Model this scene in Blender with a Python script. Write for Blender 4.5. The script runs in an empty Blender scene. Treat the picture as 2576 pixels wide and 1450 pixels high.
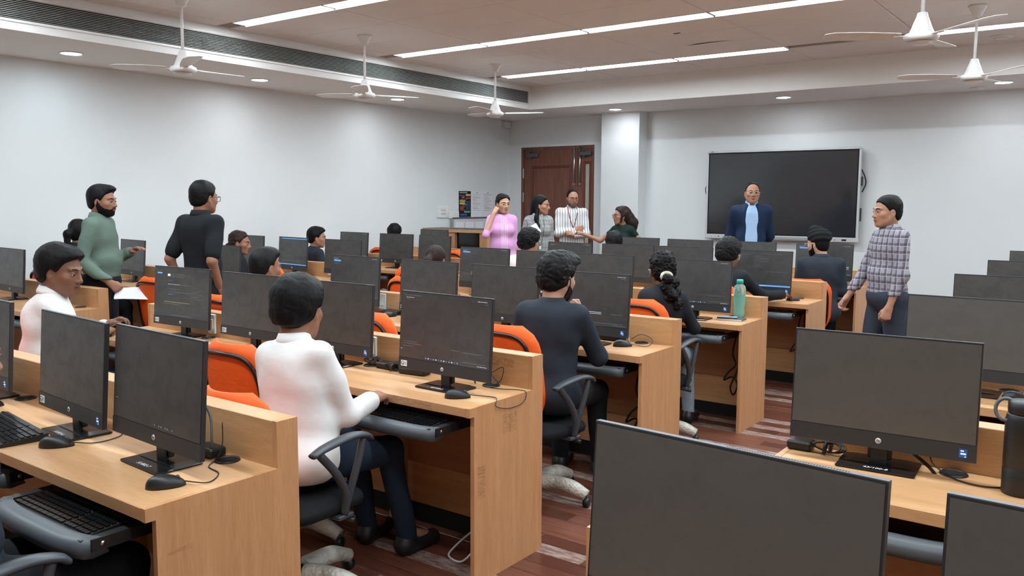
import bpy, math, random
import numpy as np
from mathutils import Vector, Matrix
random.seed(7)
S = bpy.context.scene
COL = S.collection
# ------------------------------------------------------------------ camera (calibrated), world, exposure
CAM_H = 1.5789
FPX = 2119.594
_yaw, _pit, _rol = [math.radians(a) for a in (36.3522, 5.9551, 0.2691)]
_fw = Vector((-math.sin(_yaw)*math.cos(_pit), math.cos(_yaw)*math.cos(_pit), -math.sin(_pit)))
_rt0 = Vector((math.cos(_yaw), math.sin(_yaw), 0)); _up0 = _rt0.cross(_fw)
_rt = _rt0*math.cos(_rol)+_up0*math.sin(_rol); _up = -_rt0*math.sin(_rol)+_up0*math.cos(_rol)
cd = bpy.data.cameras.new('camera'); cam = bpy.data.objects.new('camera', cd); COL.objects.link(cam)
cd.sensor_width = 36; cd.lens = 36*FPX/2576; cd.clip_start = .05
cam.matrix_world = Matrix(((_rt.x, _up.x, -_fw.x, 0), (_rt.y, _up.y, -_fw.y, 0), (_rt.z, _up.z, -_fw.z, CAM_H), (0, 0, 0, 1)))
S.camera = cam
wd = bpy.data.worlds.new('world'); S.world = wd; wd.use_nodes = True
wd.node_tree.nodes['Background'].inputs[0].default_value = (.8, .85, .9, 1)
wd.node_tree.nodes['Background'].inputs[1].default_value = .05
S.view_settings.view_transform = 'Standard'; S.view_settings.look = 'None'; S.view_settings.gamma = 1
S.view_settings.exposure = 1.22
STRIP_POWER = 20.0      # emission of the linear ceiling lamps
DOWN_POWER = 42.0       # emission of the round downlights

# ------------------------------------------------------------------ materials
def lin(c):
    return tuple(((v/255)/12.92 if v/255 <= .04045 else ((v/255+.055)/1.055)**2.4) for v in c)
class N:
    """small node-tree helper"""
    def __init__(s, name):
        s.m = bpy.data.materials.new(name); s.m.use_nodes = True
        s.t = s.m.node_tree; s.b = s.t.nodes['Principled BSDF']
    def n(s, typ, **kw):
        nd = s.t.nodes.new(typ)
        for k, v in kw.items():
            if k.startswith('i_'):
                key = k[2:]; key = int(key) if key.isdigit() else key
                nd.inputs[key].default_value = v
            else: setattr(nd, k, v)
        return nd
    def l(s, a, b): s.t.links.new(a, b)
    def coord(s, scale=(1, 1, 1), out='Object', rot=(0, 0, 0)):
        tc = s.n('ShaderNodeTexCoord'); mp = s.n('ShaderNodeMapping')
        mp.inputs['Scale'].default_value = scale; mp.inputs['Rotation'].default_value = rot
        s.l(tc.outputs[out], mp.inputs['Vector']); return mp.outputs[0]
    def noise(s, vec, scale=5, detail=3, rough=.5, dist=0):
        nd = s.n('ShaderNodeTexNoise'); nd.inputs['Scale'].default_value = scale; nd.inputs['Detail'].default_value = detail
        nd.inputs['Roughness'].default_value = rough; nd.inputs['Distortion'].default_value = dist
        s.l(vec, nd.inputs['Vector']); return nd.outputs['Fac']
    def ramp(s, fac, stops):
        r = s.n('ShaderNodeValToRGB'); e = r.color_ramp.elements
        while len(e) < len(stops): e.new(.5)
        for el, (p, c) in zip(e, stops): el.position = p; el.color = (*c, 1)
        s.l(fac, r.inputs[0]); return r.outputs[0]
    def mix(s, fac, a, b, mode='MIX'):
        m = s.n('ShaderNodeMix', data_type='RGBA', blend_type=mode)
        for sock, v in ((m.inputs[0], fac), (m.inputs[6], a), (m.inputs[7], b)):
            if isinstance(v, (int, float)): sock.default_value = v
            elif isinstance(v, tuple): sock.default_value = (*v, 1)
            else: s.l(v, sock)
        return m.outputs[2]
    def math(s, op, a, b=0.0):
        m = s.n('ShaderNodeMath', operation=op)
        for i, v in enumerate((a, b)):
            if isinstance(v, (int, float)): m.inputs[i].default_value = v
            else: s.l(v, m.inputs[i])
        return m.outputs[0]
    def bump(s, h, strength=.2, dist=.01):
        b = s.n('ShaderNodeBump'); b.inputs['Strength'].default_value = strength; b.inputs['Distance'].default_value = dist
        s.l(h, b.inputs['Height']); s.l(b.outputs[0], s.b.inputs['Normal'])
    def col(s, v):
        if isinstance(v, tuple): s.b.inputs['Base Color'].default_value = (*v, 1)
        else: s.l(v, s.b.inputs['Base Color'])
    def set(s, **kw):
        for k, v in kw.items():
            k = {'rough': 'Roughness', 'metal': 'Metallic', 'spec': 'Specular IOR Level', 'sheen': 'Sheen Weight', 'coat': 'Coat Weight', 'trans': 'Transmission Weight', 'ior': 'IOR', 'sss': 'Subsurface Weight', 'alpha': 'Alpha'}[k]
            s.b.inputs[k].default_value = v
        return s
def plain(name, c, rough=.5, metal=0, spec=.5, var=.06, scale=8, bump=0, **kw):
    """procedural colour with a little mottling"""
    m = N(name); c = lin(c); f = m.noise(m.coord(), scale, 3)
    m.col(m.ramp(f, [(.3, tuple(v*(1-var) for v in c)), (.7, tuple(min(1, v*(1+var)) for v in c))]))
    m.set(rough=rough, metal=metal, spec=spec, **kw)
    if bump: m.bump(m.noise(m.coord(), scale*12, 2), bump, .002)
    return m.m
def emit(name, c, strength):
    m = N(name); m.col((0, 0, 0)); m.b.inputs['Emission Color'].default_value = (*c, 1); m.b.inputs['Emission Strength'].default_value = strength
    f = m.noise(m.coord(), 3, 1); m.l(m.mix(f, tuple(v*.97 for v in c), c), m.b.inputs['Emission Color'])
    return m.m
def wood(name, c1, c2, grain=(1.2, 14, 14), rough=.38, pores=True, spec=.5):
    m = N(name); v = m.coord(grain); f = m.noise(v, 2.2, 5, .6, .35)
    col = m.ramp(f, [(.28, lin(c1)), (.55, lin(tuple((a+b)/2 for a, b in zip(c1, c2)))), (.78, lin(c2))])
    fine = m.noise(m.coord(tuple(g*5 for g in grain)), 3, 3, .6)
    col = m.mix(m.ramp(fine, [(.35, (.22, .22, .22)), (.5, (0, 0, 0))]), col, tuple(v*.6 for v in lin(c1)))
    m.col(col); m.set(rough=rough, spec=spec); m.bump(fine, .08, .001)
    return m.m
def cloth(name, c, scale=1.0, rough=.85, var=.1, spec=.2):
    m = N(name); c = lin(c); f = m.noise(m.coord((1, 1, 1.6)), 9*scale, 4, .6, .8)
    m.col(m.ramp(f, [(.3, tuple(v*(1-var) for v in c)), (.7, tuple(min(1, v*(1+var)) for v in c))]))
    m.set(rough=rough, spec=spec); h = m.noise(m.coord((1, 1, 1.8)), 11*scale, 2, .5, .25); m.bump(h, .16, .014)
    return m.m
def bands(m, axis, period, duty, soft=.02):
    """0/1 mask of stripes along one object axis"""
    sep = m.n('ShaderNodeSeparateXYZ'); m.l(m.coord(), sep.inputs[0])
    src = sep.outputs[axis] if axis < 3 else m.math('MULTIPLY', m.math('ADD', sep.outputs[0], sep.outputs[1]), .7)   # 3: the diagonal of x and y
    v = m.math('MULTIPLY', src, 1/period)
    fr = m.math('FRACT', m.math('ADD', v, 100.0))
    return m.math('LESS_THAN', fr, duty)

M = {}
M['wall'] = plain('wall_paint', (222, 226, 228), .75, var=.012, scale=1.5, bump=.05)
M['wall_back'] = plain('wall_paint_beige', (196, 172, 152), .8, var=.02, scale=1.5)
M['soffit'] = plain('soffit_paint', (231, 229, 227), .75, var=.01, scale=1.5)
M['tile'] = plain('ceiling_tile_face', (232, 227, 224), .85, var=.02, scale=3, bump=.15)
M['tile_gap'] = plain('ceiling_joint', (150, 136, 128), .9)
M['plastic_white'] = plain('white_plastic', (226, 226, 222), .4)
M['metal_white'] = plain('white_enamel', (224, 222, 220), .35)
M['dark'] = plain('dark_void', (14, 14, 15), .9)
M['wood_x'] = wood('beech_laminate_along', (190, 142, 98), (214, 169, 124), (1.1, 13, 13), .34)
M['wood_z'] = wood('beech_laminate_upright', (184, 132, 90), (207, 157, 112), (13, 13, 1.1), .42)
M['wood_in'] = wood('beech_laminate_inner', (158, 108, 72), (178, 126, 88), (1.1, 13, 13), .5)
M['door'] = wood('walnut_door', (104, 62, 47), (136, 88, 70), (10, 10, .8), .4)
M['door_red'] = wood('walnut_moulding', (96, 40, 32), (118, 56, 44), (10, 10, .8), .35)
M['black'] = plain('black_plastic', (26, 27, 29), .42, var=.1)
M['blackg'] = plain('black_gloss_plastic', (18, 19, 21), .2, var=.05)
M['grey'] = plain('grey_plastic', (74, 80, 86), .45, var=.06)
M['armgrey'] = plain('charcoal_plastic', (58, 64, 70), .4, var=.06)
M['steel'] = plain('brushed_steel', (190, 186, 180), .3, metal=1, var=.05)
M['chrome'] = plain('chrome', (200, 200, 200), .12, metal=1, var=.03)
M['orange'] = cloth('orange_upholstery', (233, 92, 26), 2.0, .65, .05, .3)
M['blackfab'] = cloth('black_upholstery', (26, 28, 32), 3.0, .8, .1)
M['paper'] = plain('white_paper', (228, 230, 236), .8, var=.02)
M['cable'] = plain('black_cable', (18, 18, 20), .45)
M['cable_w'] = plain('white_cable', (196, 196, 196), .5)

# ------------------------------------------------------------------ mesh helpers
class MB:
    def __init__(s): s.v = []; s.f = []; s.mi = []; s.sm = []
    def add(s, verts, faces, mi=0, smooth=False, M4=None):
        o = len(s.v)
        s.v += [tuple(M4 @ Vector(p)) for p in verts] if M4 is not None else [tuple(p) for p in verts]
        for f in faces: s.f.append(tuple(i+o for i in f)); s.mi.append(mi); s.sm.append(smooth)
        return s
    def box(s, x0, x1, y0, y1, z0, z1, mi=0, M4=None):
        return s.add([(x0, y0, z0), (x1, y0, z0), (x1, y1, z0), (x0, y1, z0), (x0, y0, z1), (x1, y0, z1), (x1, y1, z1), (x0, y1, z1)],
                     [(0, 3, 2, 1), (4, 5, 6, 7), (0, 1, 5, 4), (1, 2, 6, 5), (2, 3, 7, 6), (3, 0, 4, 7)], mi, False, M4)
    def cbox(s, x0, x1, y0, y1, z0, z1, c=.004, mi=0, M4=None):
        """chamfered box: convex hull style, three rings per axis"""
        prof = lambda a, b: [(a[0]+c, a[1]), (b[0]-c, a[1]), (b[0], a[1]+c), (b[0], b[1]-c), (b[0]-c, b[1]), (a[0]+c, b[1]), (a[0], b[1]-c), (a[0], a[1]+c)]
        inner = lambda a, b: [(a[0]+c, a[1]+c), (b[0]-c, a[1]+c), (b[0]-c, a[1]+c), (b[0]-c, b[1]-c), (b[0]-c, b[1]-c), (a[0]+c, b[1]-c), (a[0]+c, b[1]-c), (a[0]+c, a[1]+c)]
        P, I = prof((x0, y0), (x1, y1)), inner((x0, y0), (x1, y1))
        V = [(x, y, z0) for x, y in I]+[(x, y, z0+c) for x, y in P]+[(x, y, z1-c) for x, y in P]+[(x, y, z1) for x, y in I]
        F = []
        for r in range(3):
            for i in range(8):
                j = (i+1) % 8; F.append((r*8+i, r*8+j, r*8+8+j, r*8+8+i))
        F += [(7, 5, 3, 1), (25, 27, 29, 31)]
        return s.add(V, F, mi, False, M4)
    def prism(s, poly, h0, h1, axis='z', mi=0, smooth=False, M4=None):
        """extrude a 2D polygon (counter-clockwise) along an axis"""
        n = len(poly)
        mk = {'z': lambda p, h: (p[0], p[1], h), 'x': lambda p, h: (h, p[0], p[1]), 'y': lambda p, h: (p[0], h, p[1])}[axis]
        V = [mk(p, h0) for p in poly]+[mk(p, h1) for p in poly]
        F = [tuple(range(n))[::-1], tuple(range(n, 2*n))]+[(i, (i+1) % n, n+(i+1) % n, n+i) for i in range(n)]
        if axis == 'y': F = [f[::-1] for f in F]
        s.add(V, F[:2], mi, False, M4); o = len(s.v)-2*n
        for f in F[2:]: s.f.append(tuple(i+o for i in f)); s.mi.append(mi); s.sm.append(smooth)
        return s
    def lathe(s, prof, n=20, c=(0, 0, 0), mi=0, smooth=True, M4=None):
        V = []; F = []
        for r, z in prof:
            for i in range(n):
                a = 2*math.pi*i/n; V.append((c[0]+r*math.cos(a), c[1]+r*math.sin(a), c[2]+z))
        for k in range(len(prof)-1):
            for i in range(n):
                j = (i+1) % n; F.append((k*n+i, k*n+j, k*n+n+j, k*n+n+i))
        F.append(tuple(range(n))[::-1]); F.append(tuple(range((len(prof)-1)*n, len(prof)*n)))
        return s.add(V, F, mi, smooth, M4)
    def tube(s, pts, r, n=8, mi=0, closed=False, M4=None, flat=1.0):
        """swept round tube; r may be a list; flat squashes the section's second axis"""
        P = [Vector(p) for p in pts]; m = len(P); V = []; F = []; prev = None
        for k in range(m):
            a = P[(k-1) % m] if closed else P[max(k-1, 0)]; b = P[(k+1) % m] if closed else P[min(k+1, m-1)]
            t = (b-a).normalized() if (b-a).length > 1e-9 else Vector((0, 0, 1))
            if prev is None:
                ref = Vector((0, 0, 1)) if abs(t.z) < .9 else Vector((0, 1, 0)); u = t.cross(ref).normalized()
            else: u = (prev-t*prev.dot(t)).normalized()
            prev = u; w = t.cross(u); rr = r[k] if isinstance(r, (list, tuple)) else r
            for i in range(n):
                an = 2*math.pi*i/n; V.append(P[k]+u*(rr*math.cos(an))+w*(rr*flat*math.sin(an)))
        for k in range(m if closed else m-1):
            k2 = (k+1) % m
            for i in range(n):
                j = (i+1) % n; F.append((k*n+i, k*n+j, k2*n+j, k2*n+i))
        if not closed: F += [tuple(range(n))[::-1], tuple(range((m-1)*n, m*n))]
        return s.add(V, F, mi, True, M4)
    def build(s, name, mats, parent=None, loc=None, rot=None):
        me = bpy.data.meshes.new(name); me.from_pydata(s.v, [], s.f)
        for m in (mats if isinstance(mats, (list, tuple)) else [mats]): me.materials.append(M[m] if isinstance(m, str) else m)
        me.polygons.foreach_set('material_index', s.mi); me.polygons.foreach_set('use_smooth', s.sm); me.update()
        return link(name, me, parent, loc, rot)
def link(name, me, parent=None, loc=None, rot=None):
    o = bpy.data.objects.new(name, me); COL.objects.link(o)
    if parent: o.parent = parent
    if loc: o.location = loc
    if rot: o.rotation_euler = rot
    return o
def tag(o, label=None, cat=None, group=None, kind=None):
    for k, v in (('label', label), ('category', cat), ('group', group), ('kind', kind)):
        if v: o[k] = v
    return o
def empty(name, loc=(0, 0, 0), rz=0, label=None, cat=None, group=None):
    o = bpy.data.objects.new(name, None); COL.objects.link(o); o.location = loc; o.rotation_euler = (0, 0, rz); o.empty_display_size = .1
    return tag(o, label, cat, group)
def struct(name, mb, mats, label=None, **kw):
    return tag(mb.build(name, mats, **kw), label, None, None, 'structure')
def copy_tree(o, parent=None):
    c = o.copy(); COL.objects.link(c); c.parent = parent
    for ch in list(o.children): copy_tree(ch, c)
    return c
def spline(pts, n=8):
    """Catmull-Rom through points"""
    P = [np.array(p, float) for p in pts]; P = [2*P[0]-P[1]]+P+[2*P[-1]-P[-2]]; out = []
    for i in range(1, len(P)-2):
        for k in range(n):
            t = k/n; a, b, c, d = P[i-1:i+3]
            out.append(tuple(.5*((2*b)+(c-a)*t+(2*a-5*b+4*c-d)*t*t+(3*b-3*c+d-a)*t**3)))
    out.append(tuple(P[-2])); return out
def rrect(x0, x1, y0, y1, r, n=4):
    out = []
    for cx, cy, a0 in ((x1-r, y0+r, -90), (x1-r, y1-r, 0), (x0+r, y1-r, 90), (x0+r, y0+r, 180)):
        for i in range(n+1):
            a = math.radians(a0+90*i/n); out.append((cx+r*math.cos(a), cy+r*math.sin(a)))
    return out
_tc = {}
def text_mesh(txt, size=.01, shear=0, mat='paper', depth=.0003):
    key = (txt, size, shear, mat)
    if key not in _tc:
        cu = bpy.data.curves.new('lettering', 'FONT'); cu.body = txt; cu.size = size; cu.shear = shear; cu.extrude = depth
        cu.align_x = 'CENTER'; cu.align_y = 'CENTER'; cu.resolution_u = 2
        o = bpy.data.objects.new('tmp', cu); COL.objects.link(o); dg = bpy.context.evaluated_depsgraph_get(); dg.update()
        me = bpy.data.meshes.new_from_object(o.evaluated_get(dg)); me.materials.clear(); me.materials.append(M[mat] if isinstance(mat, str) else mat)
        bpy.data.objects.remove(o); bpy.data.curves.remove(cu); _tc[key] = me
    return _tc[key]

# ------------------------------------------------------------------ the room
XL, YF, ZS, ZC = -8.653, 11.653, 2.911, 3.243       # left wall, front wall, soffit height, ceiling height
XS, YS = -7.29, 10.34                               # inner edges of the two soffits
XR, YB = 2.9, -2.0                                  # walls behind and beside the camera
struct('wall_left', MB().box(XL-.2, XL, YB-.2, YF+.2, -.02, ZC+.1), 'wall')
DX0, DX1, DZ = -8.40, -6.965, 2.46                   # door opening
struct('wall_front', MB().box(XL, DX0, YF, YF+.2, -.02, ZC+.1).box(DX1, XR+.2, YF, YF+.2, -.02, ZC+.1).box(DX0, DX1, YF, YF+.2, DZ, ZC+.1), 'wall')
struct('wall_right', MB().box(XR, XR+.2, YB-.2, YF, -.02, ZC+.1), 'wall')
struct('wall_back', MB().box(XL, XR, YB-.2, YB, -.02, ZC+.1), 'wall_back')
struct('trim_1', MB().box(-6.694, -6.045, YF-.25, YF, 0, ZS), 'wall', 'white square pillar beside the door')
# floor: planks in the visible aisle, plain laminate under the desks
def floor_mat(name, c1, c2, worn=False):
    m = N(name); f = m.noise(m.coord((1.3, 16, 1), 'Object'), 2.5, 5, .65, .3)
    col = m.ramp(f, [(.3, lin(c1)), (.72, lin(c2))])
    if worn:
        g = m.noise(m.coord((2.2, 9, 1)), 5, 4, .7); col = m.mix(m.ramp(g, [(.42, (0, 0, 0)), (.6, (.75, .75, .75))]), col, lin((176, 160, 154)))
    m.col(col); m.set(rough=.3 if not worn else .5, spec=.5); m.bump(f, .05, .001); return m.m
M['floor'] = floor_mat('laminate_floor', (74, 40, 30), (112, 68, 54))
PL = [floor_mat('floor_plank_a', (80, 44, 33), (120, 72, 57)), floor_mat('floor_plank_b', (68, 37, 29), (104, 60, 47)), floor_mat('floor_plank_c', (92, 52, 40), (132, 84, 68))]
M['worn'] = floor_mat('floor_plank_worn', (100, 66, 56), (130, 92, 80), True)
flo = struct('floor', MB().box(XL-.2, XR+.2, YB-.2, YF+.2, -.08, -.006), 'floor')
PW = .098
meshes = []
for L in (1.25, .62):
    for m_ in PL+[M['worn']]:
        mb = MB().cbox(0, L-.003, 0, PW-.0025, -.006, 0, .0012); ob = mb.build('plank', m_); meshes.append((L, ob.data)); bpy.data.objects.remove(ob)
rng = random.Random(3); y = 1.45; r_ = 0
while y < 9.6:
    x = -3.1 if y < 4 else -2.5
    x += [0, .62, .31][r_ % 3]-.62; xe = -.6
    while x < xe:
        worn = rng.random() < .27
        k = 3 if worn else rng.randrange(3)
        L, me = meshes[k if (xe-x) > .7 else k+4]
        link('plank', me, flo, (x, y, 0)); x += L
    y += PW; r_ += 1
# ceiling: backing slab, separate tiles, soffits
cei = struct('ceiling', MB().box(XS, XR, YB, YS, ZC+.012, ZC+.12), 'tile_gap')
struct('trim_2', MB().box(XL, XS, YB, YF, ZS, ZC+.11), 'soffit', 'lowered ceiling band along the left wall')
struct('trim_3', MB().box(XS, XR, YS, YF, ZS, ZC+.11), 'soffit', 'lowered ceiling band along the front wall')
TX = [XS+.005, -7.02, -5.75, -4.48, -3.16, -1.86, -.57, .7, 1.97, XR]
STR = [.72, 2.88, 5.03, 7.19, 9.24]                 # near edge of each row of linear lamps
rows_y = []; yy = YB
for s0 in STR+[YS]:
    if s0 == YS: seg = (STR[-1]+.17, YS)
    else: seg = (yy, s0)
    n = max(1, round((seg[1]-seg[0])/.66)); rows_y += [(seg[0]+(seg[1]-seg[0])*i/n, seg[0]+(seg[1]-seg[0])*(i+1)/n) for i in range(n)]; yy = s0+.17
tm = {}
SLIT = None
for j, (a, b) in enumerate(rows_y):
    if b < 3.3: continue
    for i in range(len(TX)-1):
        if TX[i] > 1.5: continue
        w, d = round(TX[i+1]-TX[i]-.009, 3), round(b-a-.004, 3)
        if (w, d) not in tm: ob = MB().cbox(0, w, 0, d, 0, .016, .004).build('ceiling_tile', 'tile'); tm[(w, d)] = ob.data; bpy.data.objects.remove(ob)
        link('ceiling_tile', tm[(w, d)], cei, (TX[i]+.0045, a+.002, ZC))
struct('trim_4', MB().box(XS, XR, YB, rows_y[[k for k, r in enumerate(rows_y) if r[1] >= 3.3][0]][0], ZC, ZC+.01), 'tile')
# torn slot and small hole in the tiles
sl = MB(); sl.add([(-4.02, 8.59, ZC-.0015), (-3.86, 8.535, ZC-.0015), (-3.70, 8.53, ZC-.0015), (-3.47, 8.56, ZC-.0015), (-3.70, 8.565, ZC-.0015), (-3.86, 8.58, ZC-.0015)], [(5, 4, 3, 2, 1, 0)])
sl.box(-3.83, -3.76, 7.89, 7.93, ZC-.0015, ZC-.001); sl.build('ceiling_tear', 'dark', cei)
# linear lamps
M['led'] = emit('led_diffuser', (.84, .95, 1.0), STRIP_POWER)
M['ledrim'] = plain('led_housing', (235, 240, 245), .3)
SPAN = {5.03: 'nearest visible row', 7.19: 'middle long row', 9.24: 'row nearest the front wall'}
ordn = ['first', 'second', 'third', 'fourth', 'fifth', 'sixth', 'seventh', 'eighth']
for s0 in STR:
    k = 0
    for i in range(1, len(TX)-2):
        if s0 == 9.24 and TX[i] == -3.16: continue
        a, b = TX[i]+.012, TX[i+1]-.012
        if s0 == 9.24 and TX[i] == -1.86: a += .16
        r = empty('linear_lamp', (a, s0, ZC), 0, f'glowing white linear ceiling lamp, {ordn[k]} from the left wall, {SPAN.get(s0, "row behind the camera" if s0 < 2 else "row above the camera")}', 'lamp', 'linear ceiling lamps')
        MB().box(0, b-a, 0, .006, -.006, .012).box(0, b-a, .15, .168, -.016, .012).box(0, .006, .006, .15, -.006, .012).box(b-a-.006, b-a, .006, .15, -.006, .012).build('housing', 'ledrim', r)
        MB().prism(rrect(.006, b-a-.006, .006, .15, .02), -.003, .008).build('diffuser', 'led', r); k += 1
# downlights
M['down'] = emit('downlight_lens', (.9, .95, 1.0), DOWN_POWER); M['downc'] = emit('downlight_lens_cool', (.78, .92, 1.0), DOWN_POWER)
dl = [(-8.0, 1.9), (-8.0, 3.99), (-8.0, 6.08), (-8.0, 8.28), (-6.22, 10.98), (-3.73, 10.93), (-1.27, 10.93), (1.2, 10.93), (-8.0, -.2)]  # first and last two are unseen, added to keep the light plausible
dlab = ['added unseen on the left soffit, back corner', 'left soffit, leftmost in the photo', 'left soffit behind the middle fan blade', 'left soffit, nearest the corner', 'front soffit above the pillar', 'front soffit above the wall screen', 'front soffit at far right', 'added unseen on the front soffit beyond the right edge', 'added unseen on the left soffit behind the camera']
for i, (x, y) in enumerate(dl):
    r = empty('downlight', (x, y, ZS), 0, 'round recessed downlight glowing white, '+dlab[i], 'lamp', 'round downlights in the soffit')
    MB().lathe([(.085, -.001), (.102, -.001), (.106, -.005), (.1, -.009), (.088, -.009), (.085, -.004)], 28).build('rim', 'ledrim', r)
    MB().lathe([(.086, -.004), (.07, -.0075), (.02, -.0095)], 28).build('lens', 'downc' if i < 2 else 'down', r)
# long air grille in the fascia of the left soffit
g = empty('air_grille', (XS, 6.5, 3.0), 0, 'long black slotted air grille in the fascia of the left soffit', 'grille')
Y0, Y1, Z0, Z1 = -.5, 10.27, 2.995, 3.165
lo = lambda y, z: (y-6.5, z-3.0)
fr = MB()
for y0, y1, z0, z1 in ((Y0, Y1, Z1, Z1+.02), (Y0, Y1, Z0-.02, Z0), (Y1, Y1+.02, Z0-.02, Z1+.02), (Y0-.02, Y0, Z0-.02, Z1+.02)): fr.box(0, .012, y0-6.5, y1-6.5, z0-3, z1-3)
fr.build('frame', 'metal_white', g)
MB().box(.0005, .002, Y0-6.5, Y1-6.5, Z0-3, Z1-3).build('backing', 'dark', g)
sm = MB().box(.002, .011, 0, (Y1-Y0)/6-.004, 0, .0022).build('slat', 'metal_white'); sme = sm.data; bpy.data.objects.remove(sm)
for k in range(12):
    for q in range(6): link('slat', sme, g, (0, Y0-6.5+q*(Y1-Y0)/6, Z0-3+.0085+k*(Z1-Z0)/12))
# ceiling fans
def blade_mesh():
    mb = MB(); n = 9; V = []
    for i in range(n):
        t = i/(n-1); r = .13+t*.47; w = .045+.03*math.sin(min(1, t*1.4)*math.pi/2)-(.03 if i == n-1 else 0); tw = math.radians(13-5*t); z = .012*t
        for s_, h in ((-1, 0), (1, 0), (1, .003), (-1, .003)): V.append((r, s_*w*math.cos(tw), s_*w*math.sin(tw)+h+z))
    F = [(0, 1, 2, 3)]+[(i*4+k, i*4+4+k, i*4+4+(k+1) % 4, i*4+(k+1) % 4) for i in range(n-1) for k in range(4)]+[((n-1)*4+3, (n-1)*4+2, (n-1)*4+1, (n-1)*4)]
    mb.add(V, F); mb.box(.07, .17, -.018, .018, -.004, .002); return mb
fan = empty('ceiling_fan', (0, 0, 0), 0, None, 'fan', 'white ceiling fans')
MB().lathe([(.005, .58), (.055, .59), (.075, .59), (.07, .575), (.045, .53), (.04, .505), (.02, .495), (.012, .49)][::-1], 22).build('canopy', 'metal_white', fan)
MB().tube([(0, 0, .14), (0, 0, .53)], .0125, 10).build('rod', 'metal_white', fan)
MB().lathe([(.0, -.055), (.05, -.055), (.062, -.05), (.07, -.035), (.092, -.033), (.105, -.02), (.108, -.005), (.1, .01), (.075, .02), (.062, .05), (.05, .085), (.036, .12), (.03, .145), (.018, .15)], 28).build('motor_housing', 'metal_white', fan)
MB().lathe([(.075, -.0375), (.085, -.0385), (.075, -.0395)], 28).build('ring', 'steel', fan)
bm_ = blade_mesh().build('blade', 'metal_white', fan)
for k in (1, 2): b2 = bm_.copy(); COL.objects.link(b2); b2.parent = fan; b2.rotation_euler.z = k*2*math.pi/3
FANS = [(-6.42, 4.12, 2.655, 215, 'white ceiling fan nearest the left edge, before the grille'), (-6.45, 6.2, 2.65, 190, 'white ceiling fan in the middle of the left row'), (-6.47, 8.42, 2.655, 160, 'white ceiling fan farthest in the left row, near the corner'),
        (-1.19, 6.08, 2.65, 205, 'white ceiling fan nearest in the right row'), (-1.19, 8.27, 2.66, 200, 'white ceiling fan far in the right row, below the lamp')]
for i, (x, y, z, a, lab) in enumerate(FANS):
    f = fan if i == 0 else copy_tree(fan); f.location = (x, y, ZC-.592); f.rotation_euler.z = math.radians(a); f['label'] = lab
# small ceiling fittings
def disc(name, x, y, z, r, lab, cat):
    o = empty(name, (x, y, z), 0, lab, cat)
    MB().lathe([(r, 0), (r, -.008), (r*.9, -.016)], 24).build('base', 'plastic_white', o); MB().lathe([(r*.6, -.016), (r*.55, -.026), (r*.2, -.03)], 20).build('cover', 'plastic_white', o)
disc('smoke_detector', -6.39, 9.89, ZC, .09, 'flat round white ceiling plate near the far corner', 'detector')
disc('smoke_detector', -1.2, 9.92, ZC, .11, 'round white ceiling plate behind the right far fan', 'detector')
disc('smoke_detector', -1.555, 11.28, ZS, .1, 'round white plate on the front soffit beside the right downlight', 'detector')
b = empty('wall_sensor', (XL+.0, 11.53, 2.84), 0, 'small white box sensor high on the left wall near the corner', 'sensor')
MB().cbox(0, .07, -.075, .075, -.05, .045, .01).build('case', 'plastic_white', b); MB().lathe([(.006, 0), (.006, .002)], 8, M4=Matrix.Translation((.07, .03, -.01)) @ Matrix.Rotation(math.pi/2, 4, 'Y')).build('lens', 'dark', b)

# door with two leaves
M['glassd'] = plain('frosted_door_glass', (176, 176, 160), .3, var=.03)
d1 = struct('door_1', MB().box(DX0, DX1, YF+.012, YF+.1, DZ-.05, DZ).box(DX0, DX0+.045, YF+.012, YF+.1, 0, DZ-.05).box(DX1-.045, DX1, YF+.012, YF+.1, 0, DZ-.05), 'door', 'brown double door in the front wall')
def leaf(x0, x1, px0, px1, pz0, pz1, glass=False):
    y0, y1 = YF+.03, YF+.07
    L = MB().cbox(x0, px0, y0, y1, .01, DZ-.056, .003).cbox(px1, x1, y0, y1, .01, DZ-.056, .003).cbox(px0, px1, y0, y1, pz1, DZ-.056, .003).cbox(px0, px1, y0, y1, .01, pz0, .003)
    lf = L.build('door_leaf', 'door', d1)
    MB().box(px0, px1, y0+.015, y1-.005, pz0, pz1).build('glass_pane' if glass else 'door_panel', 'glassd' if glass else 'door', lf)
    w = .035; P = MB()
    for a in ((px0, px0+w, pz0, pz1), (px1-w, px1, pz0, pz1), (px0+w, px1-w, pz1-w, pz1), (px0+w, px1-w, pz0, pz0+w)): P.cbox(a[0], a[1], y0-.006, y0+.016, a[2], a[3], .006)
    P.build('moulding', 'door_red', lf); return lf
XM = -7.295
l1 = leaf(DX0+.047, XM-.002, -8.22, -7.41, 1.25, 2.15); l2 = leaf(XM+.002, DX1-.047, -7.185, -7.04, .5, 2.2, True)
for lf, x in ((l1, XM-.055), (l2, XM+.052)):
    MB().tube([(x, YF+.012, 1.84), (x, YF+.012, 2.44)], .017, 8).cbox(x-.02, x+.02, YF+.0, YF+.03, 1.83, 1.86, .004).build('bolt_rod', 'steel', lf)
for lf, x in ((l1, -8.17), (l2, -7.13)):
    MB().cbox(x-.11, x+.11, YF-.03, YF+.03, 2.29, 2.36, .012).lathe([(.02, 0), (.02, .02)], 10, (x-.03, YF-.01, 2.27)).tube([(x-.03, YF-.01, 2.36), (x+.04, YF-.05, 2.395), (x-.1, YF-.02, 2.43)], .011, 6).build('door_closer', 'grey', lf)
for z in (1.95, 1.55): MB().cbox(DX0+.03, DX0+.05, YF+.004, YF+.03, z, z+.16, .004).build('hinge', 'steel', l1)

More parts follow.
